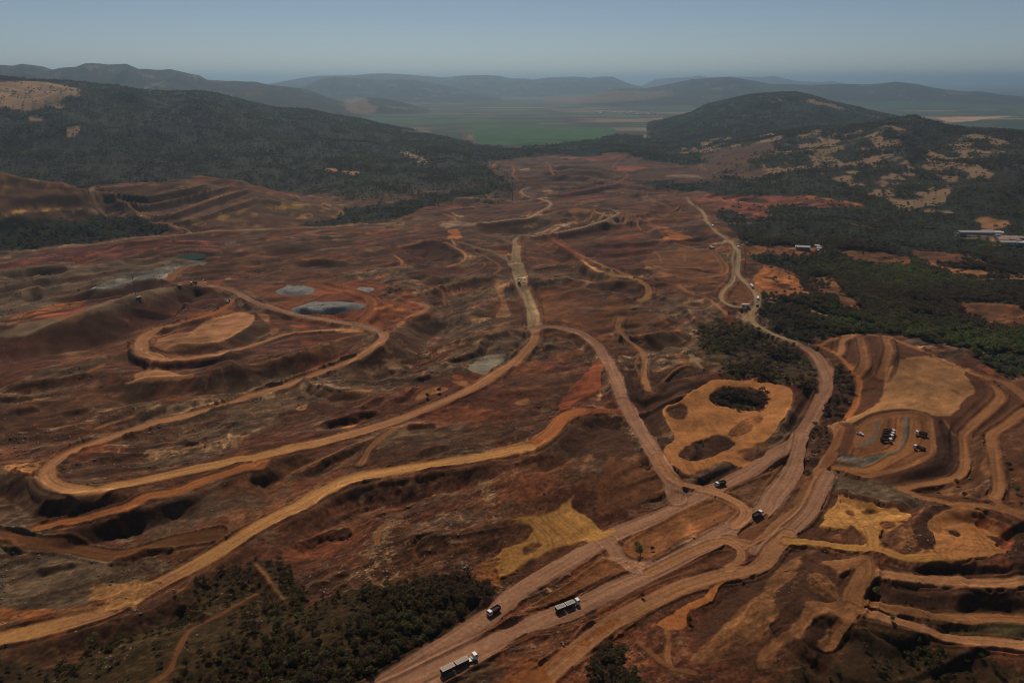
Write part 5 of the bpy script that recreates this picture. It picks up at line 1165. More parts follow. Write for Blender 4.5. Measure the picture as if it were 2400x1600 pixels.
for q in ind:
    x_, y_ = float(cx[q]), float(cy[q]); u, v_ = float(px[q]), float(py[q])
    if u < 620 and v_ > 1280:
        lb, gr, ks = 'small olive bush scattered on the scrubby slope below the left haul road', 'bushes on the bottom left slope', (1, 3, 0)
    elif u < 1190:
        lb, gr, ks = 'leafy dark tree packed in the scrub wedge left of the road trains', 'trees in the bottom scrub wedge', (0, 2, 4, 1, 3)
    elif u < 1520:
        lb, gr, ks = 'dark tree in the clump at the bottom edge beside the haul road', 'trees in the bottom centre clump', (0, 2, 4)
    elif v_ > 1250:
        lb, gr, ks = 'dark bush on the dim slope in the bottom right corner', 'bushes on the bottom right slope', (1, 3, 0, 2)
    elif u > 1500:
        lb, gr, ks = 'tree in the woodland strip beside the upper haul road', 'trees beside the upper haul road', (0, 2, 5, 4)
    else:
        lb, gr, ks = 'tree at the near edge of the left hillside woods', 'trees at the left woods edge', (0, 2, 5)
    place_tree(x_, y_, float(cz[q]), float(size[q]), random.choice(ks), lb, group=gr)

SINGLES = [
    (('a2', (1175, 395)), 0.85, 2, 'tall dark tree standing alone on the long island between carriageways', 'tree'),
    (('a2', (1150, 330)), 0.62, 4, 'slimmer dark tree just behind the tall island tree', 'tree'),
    (('a2', (1285, 350)), 0.50, 3, 'round olive bush to the right of the island trees', 'bush'),
    (('a3', (985, 775)), 1.05, 6, 'tall narrow dark tree at the left end of the dark bench', 'tree'),
    (('a3', (1140, 1000)), 0.62, 0, 'bright green bush on the bare slope below the benches', 'bush'),
    (('b3', (1548, 1190)), 0.70, 6, 'slim dark tree below the curving bench track, leftmost of the slope trees', 'tree'),
    (('b3', (1730, 1130)), 0.62, 2, 'small dark tree on the tan slope right of the slim one', 'tree'),
    (('b3', (1800, 1235)), 0.55, 4, 'small dark tree low on the tan slope above the bench track', 'tree'),
    (('b3', (1970, 690)), 0.45, 4, 'tiny dark tree on the slope between the two bench tracks, upper one', 'tree'),
    (('b3', (1978, 750)), 0.50, 0, 'tiny dark tree on the slope between the two bench tracks, lower one', 'tree'),
    (('b3', (2205, 965)), 0.70, 1, 'olive tree alone on the dim slope right of the bench tracks', 'tree'),
    (('b3', (2280, 1200)), 0.60, 2, 'small dark tree near the right edge beside the bench track fork', 'tree'),
    (('b1', (1575, 325)), 0.65, 1, 'olive bush beside the curved haul road, left of its pair', 'bush'),
    (('b1', (1690, 275)), 0.75, 3, 'wider olive bush beside the curved haul road, right of its pair', 'bush'),
    (('a2', (1195, 785)), 0.42, 1, 'small bush on the dark verge between the lower carriageways', 'bush'),
    (('a2', (1630, 1010)), 0.62, 3, 'brown bush at the edge of the bright orange clearing', 'bush'),
    (('c0', (620, 95)), 1.0, 5, 'pale green rounded tree in the scrub at the far left', 'tree'),
    (('d0', (1120, 1440)), 1.5, 0, 'dark green tree in the notch between the two old dumps', 'tree'),
    (('c3', (135, 1060)), 1.2, 5, 'pale green tree beside the hauling loop road', 'tree'),
]
for tr, sc_, k, lb, cat in SINGLES:
    p = at(*tr)
    place_tree(p.x, p.y, p.z - 0.1, sc_, k, lb, cat, name=cat)

# ------------------------------------------------------------------ simple materials for made things
def plain(name, c, rough=0.5, var=0.15, scale=3.0, metal=0.0, spec=0.4):
    m, nt, p = new_mat(name)
    tc = nt.nodes.new("ShaderNodeTexCoord")
    nz = nt.nodes.new("ShaderNodeTexNoise"); nz.inputs["Scale"].default_value = scale; nz.inputs["Detail"].default_value = 4
    nt.links.new(tc.outputs["Object"], nz.inputs["Vector"])
    rp = nt.nodes.new("ShaderNodeValToRGB")
    c = np.array(c, float)
    rp.color_ramp.elements[0].position = 0.3; rp.color_ramp.elements[1].position = 0.7
    rp.color_ramp.elements[0].color = (*np.clip(c * (1 - var), 0, 1), 1); rp.color_ramp.elements[1].color = (*np.clip(c * (1 + var), 0, 1), 1)
    nt.links.new(nz.outputs["Fac"], rp.inputs[0]); nt.links.new(rp.outputs[0], p.inputs["Base Color"])
    p.inputs["Roughness"].default_value = rough; p.inputs["Metallic"].default_value = metal; p.inputs["Specular IOR Level"].default_value = spec
    return m


WHITE = plain("white_paint", (0.72, 0.69, 0.64), 0.4, 0.08)
DARKBED = plain("dark_steel", (0.035, 0.026, 0.024), 0.6, 0.3)
REDBED = plain("oxide_steel", (0.075, 0.028, 0.024), 0.6, 0.3)
RUBBER = plain("rubber", (0.02, 0.019, 0.018), 0.9, 0.3)
GLASS = plain("dark_glass", (0.02, 0.025, 0.03), 0.08, 0.1, spec=0.6)
TARP = plain("pale_tarp", (0.46, 0.36, 0.29), 0.8, 0.12, 1.5)
TARPRIM = plain("pink_rim", (0.62, 0.46, 0.37), 0.7, 0.1)
TARP2 = plain("grey_tarp", (0.34, 0.31, 0.25), 0.8, 0.12, 1.5)
STEEL = plain("grey_steel", (0.30, 0.30, 0.30), 0.45, 0.2, metal=0.6)
AMBER = plain("lamp_lens", (0.75, 0.72, 0.66), 0.2, 0.05)
YELLOWP = plain("yellow_paint", (0.42, 0.24, 0.03), 0.5, 0.15)
ORELOAD = plain("ore_load", (0.05, 0.028, 0.022), 0.95, 0.5, 1.2)
ROOFGREY = plain("roof_sheet", (0.32, 0.27, 0.24), 0.6, 0.12, 0.4)
ROOFDARK = plain("roof_dark_sheet", (0.16, 0.15, 0.14), 0.6, 0.15, 0.4)
ROOFPINK = plain("roof_tile", (0.40, 0.25, 0.20), 0.8, 0.15, 0.6)
WALLW = plain("wall_plaster", (0.60, 0.54, 0.48), 0.8, 0.08, 0.5)
WALLD = plain("wall_dim", (0.25, 0.22, 0.20), 0.8, 0.1, 0.5)
ROCK = plain("rock", (0.22, 0.155, 0.108), 0.95, 0.45, 1.5, spec=0.1)
GRAVEL = plain("gravel", (0.21, 0.193, 0.172), 0.95, 0.35, 0.6, spec=0.1)


def bm_box(bm, c, s, bevel=0.0, top=(1, 1), shift=0.0):
    """box centred on c with size s; top scales the upper face in x and y, shift moves it along y"""
    r = bmesh.ops.create_cube(bm, size=1.0)
    for v in r['verts']:
        up = v.co.z > 0
        fx, fy = top if up else (1, 1)
        v.co = Vector((c[0] + v.co.x * s[0] * fx, c[1] + v.co.y * s[1] * fy + (shift if up else 0), c[2] + v.co.z * s[2]))
    if bevel:
        es = list({e for v in r['verts'] for e in v.link_edges})
        bmesh.ops.bevel(bm, geom=es, offset=bevel, segments=2, affect='EDGES', profile=0.6)


def bm_cyl(bm, c, r, depth, axis='X', seg=14):
    M = Matrix.Translation(c) @ {'X': Matrix.Rotation(math.pi / 2, 4, 'Y'), 'Y': Matrix.Rotation(math.pi / 2, 4, 'X'), 'Z': Matrix.Identity(4)}[axis]
    bmesh.ops.create_cone(bm, cap_ends=True, segments=seg, radius1=r, radius2=r, depth=depth, matrix=M)


def part(name, mat, parent, fn):
    bm = bmesh.new(); fn(bm)
    me = bpy.data.meshes.new(name); bm.to_mesh(me); bm.free()
    return obj(name, me, mat, parent)


def boxes(*L):
    def f(bm):
        for a in L:
            bm_box(bm, *a)
    return f


def wheel(parent, x, y, r=0.52, w=0.34):
    def f(bm):
        bm_cyl(bm, (x, y, r), r, w)
    def g(bm):
        bm_cyl(bm, (x, y, r), r * 0.5, w + 0.04)
    t = part('wheel', RUBBER, parent, f)
    part('rim', STEEL, t, g)


def root(name, loc=(0, 0, 0), rz=0.0):
    o = bpy.data.objects.new(name, None); o.empty_display_size = 1
    COL.objects.link(o); o.location = loc; o.rotation_euler = (0, 0, rz)
    return o


def copy_tree(o, parent=None):
    c = o.copy(); COL.objects.link(c); c.parent = parent
    for ch in list(o.children):
        copy_tree(ch, c)
    return c


def make_cab(r, y, h=2.1, mat=None, w=2.45, L=2.0, z0=0.95):
    cab = part('cab', mat or WHITE, r, lambda bm: bm_box(bm, (0, y, z0 + h / 2), (w, L, h), 0.12, (0.94, 0.86), -0.06))
    part('windscreen', GLASS, cab, lambda bm: bm_box(bm, (0, y + L * 0.47, z0 + h * 0.68), (w * 0.84, 0.10, h * 0.36), 0.02, (0.96, 1), -0.05))
    for s in (-1, 1):
        part('side_window', GLASS, cab, lambda bm: bm_box(bm, (s * w * 0.475, y + 0.15, z0 + h * 0.70), (0.08, L * 0.45, h * 0.30), 0.02))
        part('headlight', AMBER, r, lambda bm: bm_box(bm, (s * w * 0.36, y + L / 2 + 0.02, z0 + 0.22), (0.36, 0.08, 0.2), 0.02))
        part('mirror', DARKBED, cab, lambda bm: bm_box(bm, (s * (w / 2 + 0.2), y + L * 0.38, z0 + h * 0.72), (0.3, 0.1, 0.55), 0.02))
    part('bumper', DARKBED, r, lambda bm: bm_box(bm, (0, y + L / 2 - 0.02, z0 - 0.2), (w, 0.3, 0.45), 0.05))


def open_body(bm, y, L, w, z0, h, th=0.09, flare=1.0):
    bm_box(bm, (0, y, z0 + 0.06), (w, L, 0.12))
    for s in (-1, 1):
        bm_box(bm, (s * (w / 2 - th / 2), y, z0 + 0.12 + h / 2), (th, L, h))
        for k in range(5):
            bm_box(bm, (s * (w / 2 + 0.035), y - L / 2 + L * (k + 0.5) / 5, z0 + 0.12 + h / 2), (0.066, 0.1, h * 0.94))
        bm_box(bm, (0, y + s * (L / 2 - th / 2), z0 + 0.12 + h / 2 - 0.003), (w - 2 * th - 0.004, th, h - 0.006))


def load_mesh(y, L, w, z, amp):
    n, m = 10, 6
    r = np.random.default_rng(int(y * 10 + L * 7) % 100)
    gx, gy = np.meshgrid(np.linspace(-w / 2, w / 2, m), np.linspace(y - L / 2, y + L / 2, n))
    gz = z + amp * (1 - (gx / (w / 2)) ** 2) * (1 - ((gy - y) / (L / 2)) ** 2) ** 0.5 + r.normal(size=gx.shape) * 0.05
    I = (np.arange(n - 1)[:, None] * m + np.arange(m - 1)[None]).ravel()
    return mesh_np('load', np.stack([gx, gy, gz], -1).reshape(-1, 3), np.stack([I, I + 1, I + 1 + m, I + m], 1))


def make_tipper(bed):
    r = root('tipper_truck')
    part('chassis', DARKBED, r, boxes(((0, -0.2, 0.85), (0.9, 7.4, 0.28), 0.03)))
    make_cab(r, 2.95)
    b = part('dump_body', bed, r, lambda bm: open_body(bm, -1.15, 5.3, 2.5, 1.1, 1.55))
    part('headboard', bed, b, boxes(((0, 1.62, 2.45), (2.5, 0.14, 0.75), 0.02), ((0, 1.78, 2.86), (2.3, 0.4, 0.08), 0.02)))
    obj('load', load_mesh(-1.15, 5.05, 2.28, 2.0, 0.35), ORELOAD, b)
    part('fuel_tank', STEEL, r, lambda bm: bm_cyl(bm, (0.95, 1.55, 0.8), 0.32, 0.9, 'Y'))
    for y in (2.7, -1.6, -2.95):
        for s in (-1, 1):
            wheel(r, s * 1.03, y)
    return r


def make_road_train(lens, tarp, rim, long_nose):
    r = root('road_train')
    part('chassis', DARKBED, r, boxes(((0, 0, 0.85), (0.9, 6.4, 0.28), 0.03)))
    make_cab(r, 2.2, 2.5, w=2.5, L=2.0)
    if long_nose:
        part('deck_plate', WHITE, r, boxes(((0, -0.35, 1.14), (1.9, 1.6, 0.16), 0.03), ((0, 0.55, 1.6), (1.7, 0.3, 0.9), 0.04)))
    for s in (-1, 1):
        part('fuel_tank', STEEL, r, lambda bm: bm_cyl(bm, (s * 1.0, 0.4, 0.8), 0.34, 1.2, 'Y'))
    for y in (2.0, -1.5, -2.75):
        for s in (-1, 1):
            wheel(r, s * 1.03, y)
    y = -1.1 if long_nose else 0.4
    for L in lens:
        yc = y - L / 2 - 0.35
        t = part('trailer', DARKBED, r, lambda bm: (open_body(bm, yc, L, 2.55, 1.25, 1.65), bm_box(bm, (0, yc, 1.05), (0.9, L, 0.3))))
        part('rim_frame', rim, t, boxes(((-1.22, yc, 3.05), (0.2, L + 0.1, 0.12), 0.03), ((1.22, yc, 3.05), (0.2, L + 0.1, 0.12), 0.03), ((0, yc + L / 2 - 0.05, 3.048), (2.232, 0.2, 0.12), 0.03), ((0, yc - L / 2 + 0.05, 3.048), (2.232, 0.2, 0.12), 0.03)))
        part('tarp', tarp, t, lambda bm: [bm_box(bm, (0, yc - L / 2 + (L - 0.3) * (k + 0.5) / 9 + 0.15, 3.05), (2.22, (L - 0.3) / 9 * 0.94, 0.14 + 0.01 * (k % 2)), 0.05, (0.97, 0.8)) for k in range(9)])
        part('coupling', STEEL, t, boxes(((0, yc + L / 2 + 0.4, 1.05), (0.3, 0.9, 0.18), 0.03)))
        for q in (0.9, 2.15):
            for s in (-1, 1):
                wheel(r, s * 1.03, yc - L / 2 + q)
        y -= L + 0.75
    return r


def make_pickup():
    r = root('pickup')
    b = part('body', WHITE, r, boxes(((0, 0, 0.78), (1.8, 4.9, 0.6), 0.08)))
    c = part('cabin', WHITE, r, boxes(((0, 0.35, 1.38), (1.7, 2.0, 0.66), 0.06, (0.88, 0.72))))
    part('windscreen', GLASS, c, boxes(((0, 1.22, 1.36), (1.45, 0.12, 0.42), 0.02, (0.9, 1), -0.18)))
    part('cargo_bed', DARKBED, r, boxes(((0, -1.55, 1.09), (1.5, 1.6, 0.05))))
    for y in (1.5, -1.5):
        for s in (-1, 1):
            wheel(r, s * 0.82, y, 0.38, 0.25)
    return r


def make_box_truck(L=6.4):
    r = root('box_truck')
    part('chassis', DARKBED, r, boxes(((0, 0, 0.8), (0.9, L + 1.6, 0.28), 0.03)))
    make_cab(r, L / 2 + 0.2)
    part('cargo_box', WHITE, r, boxes(((0, -0.9, 2.15), (2.5, L, 2.3), 0.05)))
    for y in (L / 2, -L / 2 - 0.2, -L / 2 + 1.05):
        for s in (-1, 1):
            wheel(r, s * 1.03, y)
    return r


def make_excavator():
    r = root('excavator')
    for s in (-1, 1):
        part('track', RUBBER, r, boxes(((s * 1.2, 0, 0.5), (0.6, 4.4, 0.95), 0.25)))
    h = part('house', DARKBED, r, boxes(((0.1, -0.7, 1.75), (2.7, 3.2, 1.3), 0.12), ((0, -2.2, 1.6), (2.6, 0.7, 1.1), 0.15)))
    cb = part('cab', WHITE, h, boxes(((-0.85, 1.1, 2.1), (1.0, 1.6, 1.7), 0.1, (0.9, 0.8))))
    part('window', GLASS, cb, boxes(((-0.85, 1.85, 2.3), (0.8, 0.1, 0.9), 0.02, (0.95, 1), -0.1)))

    def beam(p, q, w0, w1):
        def f(bm):
            p_, q_ = Vector(p), Vector(q); d = (q_ - p_); L = d.length
            n = len(bm.verts)
            bm_box(bm, (0, 0, 0), (w0, w0 * 1.5, L), 0.04, (w1 / w0, w1 / w0))
            bm.verts.ensure_lookup_table()
            M = Matrix.Translation((p_ + q_) / 2) @ d.to_track_quat('Z', 'X').to_matrix().to_4x4()
            bmesh.ops.transform(bm, matrix=M, verts=bm.verts[n:])
        return f
    part('boom', YELLOWP, h, beam((0.5, 0.8, 1.9), (0.5, 4.6, 4.3), 0.55, 0.4))
    a = part('arm', YELLOWP, h, beam((0.5, 4.5, 4.3), (0.5, 6.4, 1.7), 0.4, 0.3))
    part('bucket', DARKBED, a, boxes(((0.5, 6.2, 1.1), (1.2, 1.0, 0.9), 0.1, (0.9, 0.6), 0.2)))
    return r


def put(r, tail, head, label, cat, group=None, dz=0.0, centre=0.5):
    """stand a vehicle on the ground between two traced points"""
    a, b = at(*tail), at(*head)
    d = b - a
    rz = math.atan2(-d.x, d.y)
    c = a.lerp(b, centre)
    f = Vector((-math.sin(rz), math.cos(rz)))
    z0 = float(height_at(c.x - f.x * 2.5, c.y - f.y * 2.5)); z1 = float(height_at(c.x + f.x * 2.5, c.y + f.y * 2.5))
    r.location = (c.x, c.y, max((z0 + z1) / 2, float(height_at(c.x, c.y))) + 0.03 + dz)
    r.rotation_euler = (max(-0.12, min(0.12, math.atan2(z1 - z0, 5.0))), 0, rz)
    return tag(r, label, cat, group)


rt1 = make_road_train((6.4, 6.4), TARP, TARPRIM, True)
put(rt1, ('a1', (1710, 1500)), ('a1', (2010, 1350)), 'long white cab road train with two pink topped trailers at the bottom edge', 'truck', centre=0.86)
rt2 = make_road_train((4.9, 4.9), TARP2, WHITE, False)
put(rt2, ('a2', (400, 925)), ('a2', (590, 850)), 'shorter white cab road train with two beige covered trailers by the brown island', 'truck', centre=0.86)
tp = make_tipper(DARKBED); tpr = make_tipper(REDBED)
TRUCKS = 'tipper trucks parked in the truck park'
put(tp, ('a1', (2225, 900)), ('a1', (2140, 955)), 'cream cab tipper truck with black body driving toward the bottom left', 'truck')
t = copy_tree(tp); put(t, ('b2', (1945, 1118)), ('b2', (1880, 1135)), 'white cab tipper truck with black body on the haul road by the slip road', 'truck')
t = copy_tree(tp); put(t, ('b2', (2205, 1440)), ('b2', (2300, 1385)), 'white cab tipper truck with long black body climbing beside the loop', 'truck')
for k, (ta, he, lb) in enumerate([
        (((1070, 640)), ((1150, 648)), 'farthest parked tipper of the row of four, white cab to the right'), (((1062, 662)), ((1140, 670)), 'second tipper from the far end of the parked row of four'),
        (((1055, 686)), ((1130, 692)), 'third tipper from the far end of the parked row of four'), (((1045, 722)), ((1118, 728)), 'nearest parked tipper of the row of four, set slightly apart'),
        (((1440, 682)), ((1368, 668)), 'parked dark red tipper facing left, upper one right of the grey strip'), (((1430, 808)), ((1350, 794)), 'parked dark red tipper facing left, lower one right of the grey strip')]):
    t = tpr if k == 0 else copy_tree(tpr)
    put(t, ('b3', ta), ('b3', he), lb, 'truck', TRUCKS)
t = copy_tree(tp); put(t, ('c0', (2108, 805)), ('c0', (2090, 830)), 'small white cab tipper coming down the orange ramp of the mound', 'truck')
t = copy_tree(tp); put(t, ('c2', (60, 620)), ('c2', (66, 645)), 'small white cab tipper on the pale central haul road', 'truck')
t = copy_tree(tpr); put(t, ('c0', (1800, 652)), ('c0', (1762, 650)), 'dark red tipper on the crest of the mound', 'truck')
ex = make_excavator(); put(ex, ('c0', (1840, 626)), ('c0', (1885, 620)), 'dark excavator with a white cab at the top of the mound', 'excavator')
pk = make_pickup(); put(pk, ('c0', (1640, 668)), ('c0', (1656, 664)), 'white pickup parked on the brown crest road of the mound', 'car')
bt = make_box_truck(); LOOP = 'trucks queueing round the loop road'
put(bt, ('c2', (2190, 665)), ('c2', (2212, 690)), 'white box truck on the right arm of the loop road', 'truck', LOOP)
for ta, he, lb in [((2257, 785), (2254, 815), 'white box truck just above the loop road fork'), ((2130, 858), (2168, 858), 'white box truck on the bottom arm of the loop road'),
                   ((2070, 312), (2090, 326), 'white box truck on the road north of the loop'), ((1835, 118), (1850, 130), 'white box truck farthest up the winding road')]:
    t = copy_tree(bt); put(t, ('c2', ta), ('c2', he), lb, 'truck', LOOP)
t = copy_tree(bt); put(t, ('c2', (1820, 318)), ('c2', (1848, 328)), 'white box truck parked at the corner of the rectangular benches', 'truck')
t = copy_tree(tp); put(t, ('c2', (2250, 835)), ('c2', (2250, 855)), 'dark bodied truck at the loop road fork below the white one', 'truck')
t = copy_tree(tp); put(t, ('d2', (940, 1458)), ('d2', (946, 1446)), 'tiny dark truck on the far curved bench road', 'truck')
t = copy_tree(pk); put(t, ('b3', (835, 655)), ('b3', (850, 660)), 'white pickup at the left edge of the truck park', 'car')
t = copy_tree(pk); put(t, ('p', (1805, 586)), ('p', (1812, 588)), 'white pickup left of the site offices', 'car')

# lighting mast on the mound, with the little white generator beside it
p = at('c0', (1255, 785))
mast = root('lighting_mast', p)
part('base', DARKBED, mast, boxes(((0, 0, 0.35), (1.6, 1.6, 1.1), 0.08)))
part('pole', DARKBED, mast, lambda bm: bm_cyl(bm, (0, 0, 15), 0.24, 29, 'Z', 8))
hd = part('lamp_head', STEEL, mast, boxes(((0, 0, 29.6), (2.6, 0.35, 0.5), 0.05), ((0, 0, 28.6), (1.8, 0.3, 0.3), 0.05)))
for s in (-1, 0, 1):
    part('lamp', AMBER, hd, boxes(((s * 0.85, 0.24, 29.6), (0.5, 0.12, 0.36), 0.03)))
tag(mast, 'tall thin dark mast on the brown crest road of the mound', 'mast')
p = at('c0', (1278, 775))
gen = root('generator', p, 0.5)
part('housing', WHITE, gen, boxes(((0, 0, 0.95), (4.6, 2.2, 1.1), 0.08, (0.97, 0.9))))
part('grille', DARKBED, gen, boxes(((0, -1.1, 0.95), (3.0, 0.08, 0.5), 0.02)))
for s in (-1, 1):
    wheel(gen, s * 1.6, -0.9, 0.4, 0.3)
tag(gen, 'low white generator trailer beside the tall mast', 'generator')

# ------------------------------------------------------------------ buildings
def make_building(name, L, Wd, hw, hr, roofm, wallm, nwin=3):
    r = root(name)
    w = part('wall', wallm, r, boxes(((0, 0, hw / 2 - 0.4), (L, Wd, hw + 0.8))))
    ov = 0.5
    pts = [(-L / 2 - ov, -Wd / 2 - ov, hw + 0.02), (L / 2 + ov, -Wd / 2 - ov, hw + 0.02), (L / 2 + ov, Wd / 2 + ov, hw + 0.02), (-L / 2 - ov, Wd / 2 + ov, hw + 0.02), (-L / 2 - ov, 0, hw + hr), (L / 2 + ov, 0, hw + hr)]

    def roof(bm):
        v = [bm.verts.new(q) for q in pts]
        for f in ((0, 1, 5, 4), (2, 3, 4, 5), (1, 2, 5), (3, 0, 4), (3, 2, 1, 0)):
            bm.faces.new([v[i] for i in f])
    part('roof', roofm, r, roof)
    part('door', DARKBED, r, boxes(((0, -Wd / 2 - 0.02, 1.05), (1.1, 0.1, 2.1))))
    for k in range(nwin):
        x = -L / 2 + L * (k + 0.5) / nwin
        if abs(x) > 1.2:
            part('window', GLASS, r, boxes(((x, -Wd / 2 - 0.02, hw * 0.58), (min(2.0, L / nwin * 0.6), 0.1, 1.0))))
    return r


def set_b(r, tr, rz, label, cat, group=None, scl=None):
    p = at(*tr); r.location = p; r.rotation_euler = (0, 0, rz)
    if scl: r.scale = scl
    return tag(r, label, cat, group)


G1, G2 = 'site offices at the forest edge', 'buildings of the depot on the right'
b = make_building('office_building', 19, 13, 4.2, 1.4, ROOFGREY, WALLD, 5)
set_b(b, ('c3', (318, 328)), -0.25, 'largest site office with a pale sheet roof and dark front', 'building', G1)
cab_ = make_building('site_cabin', 7, 3, 2.6, 0.4, WHITE, WALLW, 3)
for k, (q, rz, sc, lb) in enumerate([((415, 305), 0.9, 1, 'white site cabin nearest the big office, turned end on'), ((440, 310), -0.2, 1.2, 'white site cabin at the back of the cabin row'),
                                     ((472, 322), 0.1, 1.3, 'white site cabin beside the grey fence, middle one'), ((468, 333), -0.1, 1, 'white site cabin in front of the cabin row'),
                                     ((455, 346), 0.6, 0.8, 'smallest white site cabin at the front of the yard'), ((275, 302), 0, 1.5, 'low pinkish cabin behind the big site office'), ((262, 318), 1.2, 1.1, 'dim cabin left of the big site office'), ((335, 298), 0, 0.9, 'small pale cabin behind the big office roof')]):
    c = cab_ if k == 0 else copy_tree(cab_)
    set_b(c, ('c3', q), rz, lb, 'cabin', G1, (sc, sc, sc))


def fence(tr0, tr1, h, label):
    a, b_ = at(*tr0), at(*tr1)
    L = (b_ - a).length
    r = root('fence', a, math.atan2(b_.y - a.y, b_.x - a.x))
    part('panel', STEEL, r, boxes(((L / 2, 0, h / 2), (L, 0.15, h))))
    n = max(2, int(L / 6))
    for k in range(n + 1):
        part('post', STEEL, r, boxes(((L * k / n, -0.16, h / 2 + 0.1), (0.16, 0.14, h + 0.2))))
    return tag(r, label, 'fence')


fence(('c3', (508, 308)), ('c3', (492, 348)), 2.6, 'grey panel fence running down the right side of the site yard')
fence(('c3', (455, 350)), ('c3', (490, 349)), 2.4, 'grey panel fence along the front of the site yard')
shed = make_building('long_shed', 54, 16, 7, 1.8, ROOFGREY, WALLD, 9)
set_b(shed, ('c3', (1895, 206)), -0.05, 'long tall shed with a pale roof ridge and dark open front', 'building', G2)
h1 = make_building('depot_house', 13, 7, 3.2, 1.5, ROOFPINK, WALLW, 4)
for k, (q, rz, sc, lb, rm) in enumerate([
        ((1765, 188), -0.05, 1.3, 'low pink roofed house left of the long shed, back one', 0), ((1762, 206), -0.05, 1.0, 'low pink roofed house left of the long shed, front one', 0), ((1890, 218), -0.03, 2.2, 'long low pale wing in front of the long shed', 1),
        ((2000, 200), -0.05, 1.3, 'pale annex touching the right end of the long shed', 1), ((2005, 180), -0.05, 1.4, 'pale roofed house behind the annex', 1), ((2075, 186), -0.1, 1.4, 'long pale house right of the annex, back row', 1), ((2115, 190), -0.3, 1.0, 'small pale house at the end of the back row', 1),
        ((2100, 212), 0.3, 0.8, 'tiny pale house below the back row', 1), ((2135, 246), 0.2, 1.3, 'tan house at the yard entrance', 0), ((2160, 260), -0.1, 1.2, 'pink house in the right hand yard, nearest the entrance', 0),
        ((2200, 238), -0.1, 1.6, 'long pink roofed house at the back of the right yard', 0), ((2290, 240), -0.05, 1.6, 'long pink roofed house farthest right in the back', 0), ((2250, 255), 0.3, 1.2, 'tilted pink house in the middle of the right yard', 0),
        ((2275, 268), 0.15, 1.1, 'small pink house right of the tilted one', 0), ((2190, 282), -0.05, 1.8, 'long low house along the front of the right yard', 1), ((2300, 284), -0.05, 1.6, 'pale low house at the right end of the front row', 1), ((2270, 228), 0, 0.8, 'small white hut behind the back houses', 1)]):
    c = h1 if k == 0 else copy_tree(h1)
    set_b(c, ('c3', q), rz, lb, 'house', G2, (sc, sc * 0.9, max(0.9, min(sc, 1.2))))
    if rm:
        for ch in c.children:
            if ch.name.startswith('roof'):
                ch.data = ch.data.copy(); ch.data.materials.clear(); ch.data.materials.append(ROOFGREY if k % 3 else WHITE)
# distant village: each house a few pixels at most
vm = make_building('village_house', 16, 10, 4.5, 2.5, ROOFGREY, WALLW, 2)
vk = 0
for k in range(36):
    q = (random.choice([810, 870, 945, 1010, 1075, 1140, 1205, 1275, 1340]) + random.uniform(-26, 26), random.uniform(512, 552))
    c = vm if k == 0 else copy_tree(vm)
    set_b(c, ('d2', q), random.uniform(-0.5, 0.5), 'tiny white house in the distant village beyond the green field', 'house', 'houses of the distant village', (random.uniform(0.5, 0.95), random.uniform(0.7, 1.6), random.uniform(0.7, 1.4)))

# ------------------------------------------------------------------ gravel heaps, pond, boulders, loose rock
def heap(name, outline, hgt, label, mat, flat=0.55):
    P = gather(outline, H, 3, True)
    c = P.mean(0); n = len(P); rings = 14
    Vs, Fs = [], []
    r = np.random.default_rng(len(name) + n)
    for k in range(rings + 1):
        t = k / rings
        q = c + (P - c) * (1 - t)[..., None] if False else c + (P - c) * (1 - t)
        zz = hgt * sm(0, flat, t)
        for i in range(n):
            g = float(height_at(q[i, 0], q[i, 1]))
            wob = 0 if k == 0 else hgt * (0.20 * vnoise(np.array([q[i, 0] / 6]), np.array([q[i, 1] / 3.5]), 7)[0] + 0.05 * r.normal())
            Vs.append((q[i, 0], q[i, 1], g - (0.6 if k == 0 else 0) + zz + wob * sm(0, 0.3, t)))
    for k in range(rings):
        for i in range(n):
            j = (i + 1) % n
            Fs.append((k * n + i, k * n + j, (k + 1) * n + j, (k + 1) * n + i))
    o = obj(name, mesh_np(name, np.array(Vs), np.array(Fs), True), mat)
    return tag(o, label, 'gravel heap')


heap('gravel_heap', T('c1', (175, 715), (260, 685), (420, 690), (545, 695), (500, 745), (350, 760), (230, 750)), 4.5, 'rounded grey gravel heap at the left of the rust coloured yard', GRAVEL, 0.45)
heap('gravel_heap', T('c1', (310, 880), (430, 850), (700, 830), (1035, 835), (950, 880), (760, 920), (500, 930), (350, 920)), 5, 'largest flat topped grey gravel heap in the middle of the rust coloured yard', GRAVEL, 0.4)
heap('gravel_heap', T('c1', (920, 690), (970, 670), (1090, 680), (1080, 710), (1040, 725), (970, 720)), 2.5, 'small pale gravel heap at the right of the rust coloured yard', GRAVEL, 0.7)

P = gather(T('c0', (1540, 440), (1620, 405), (1720, 382), (1880, 390), (1870, 422), (1780, 432), (1650, 440)), H, 3, True)
zp = float(np.median(height_at(P[:, 0], P[:, 1]))) + 0.9
WATER, wnt, wp = new_mat("green_water")
nzw = wnt.nodes.new("ShaderNodeTexNoise"); nzw.inputs["Scale"].default_value = 0.4
bpw = wnt.nodes.new("ShaderNodeBump"); bpw.inputs["Strength"].default_value = 0.1
wnt.links.new(nzw.outputs["Fac"], bpw.inputs["Height"]); wnt.links.new(bpw.outputs[0], wp.inputs["Normal"])
wp.inputs["Base Color"].default_value = (0.018, 0.034, 0.018, 1); wp.inputs["Roughness"].default_value = 0.5; wp.inputs["Specular IOR Level"].default_value = 0.02
cP = P.mean(0); nP = len(P)
structure(obj('water', mesh_np('water', np.array([(cP[0], cP[1], zp)] + [(x, y, zp) for x, y in P]), np.array([(0, 1 + i, 1 + (i + 1) % nP) for i in range(nP)])), WATER))


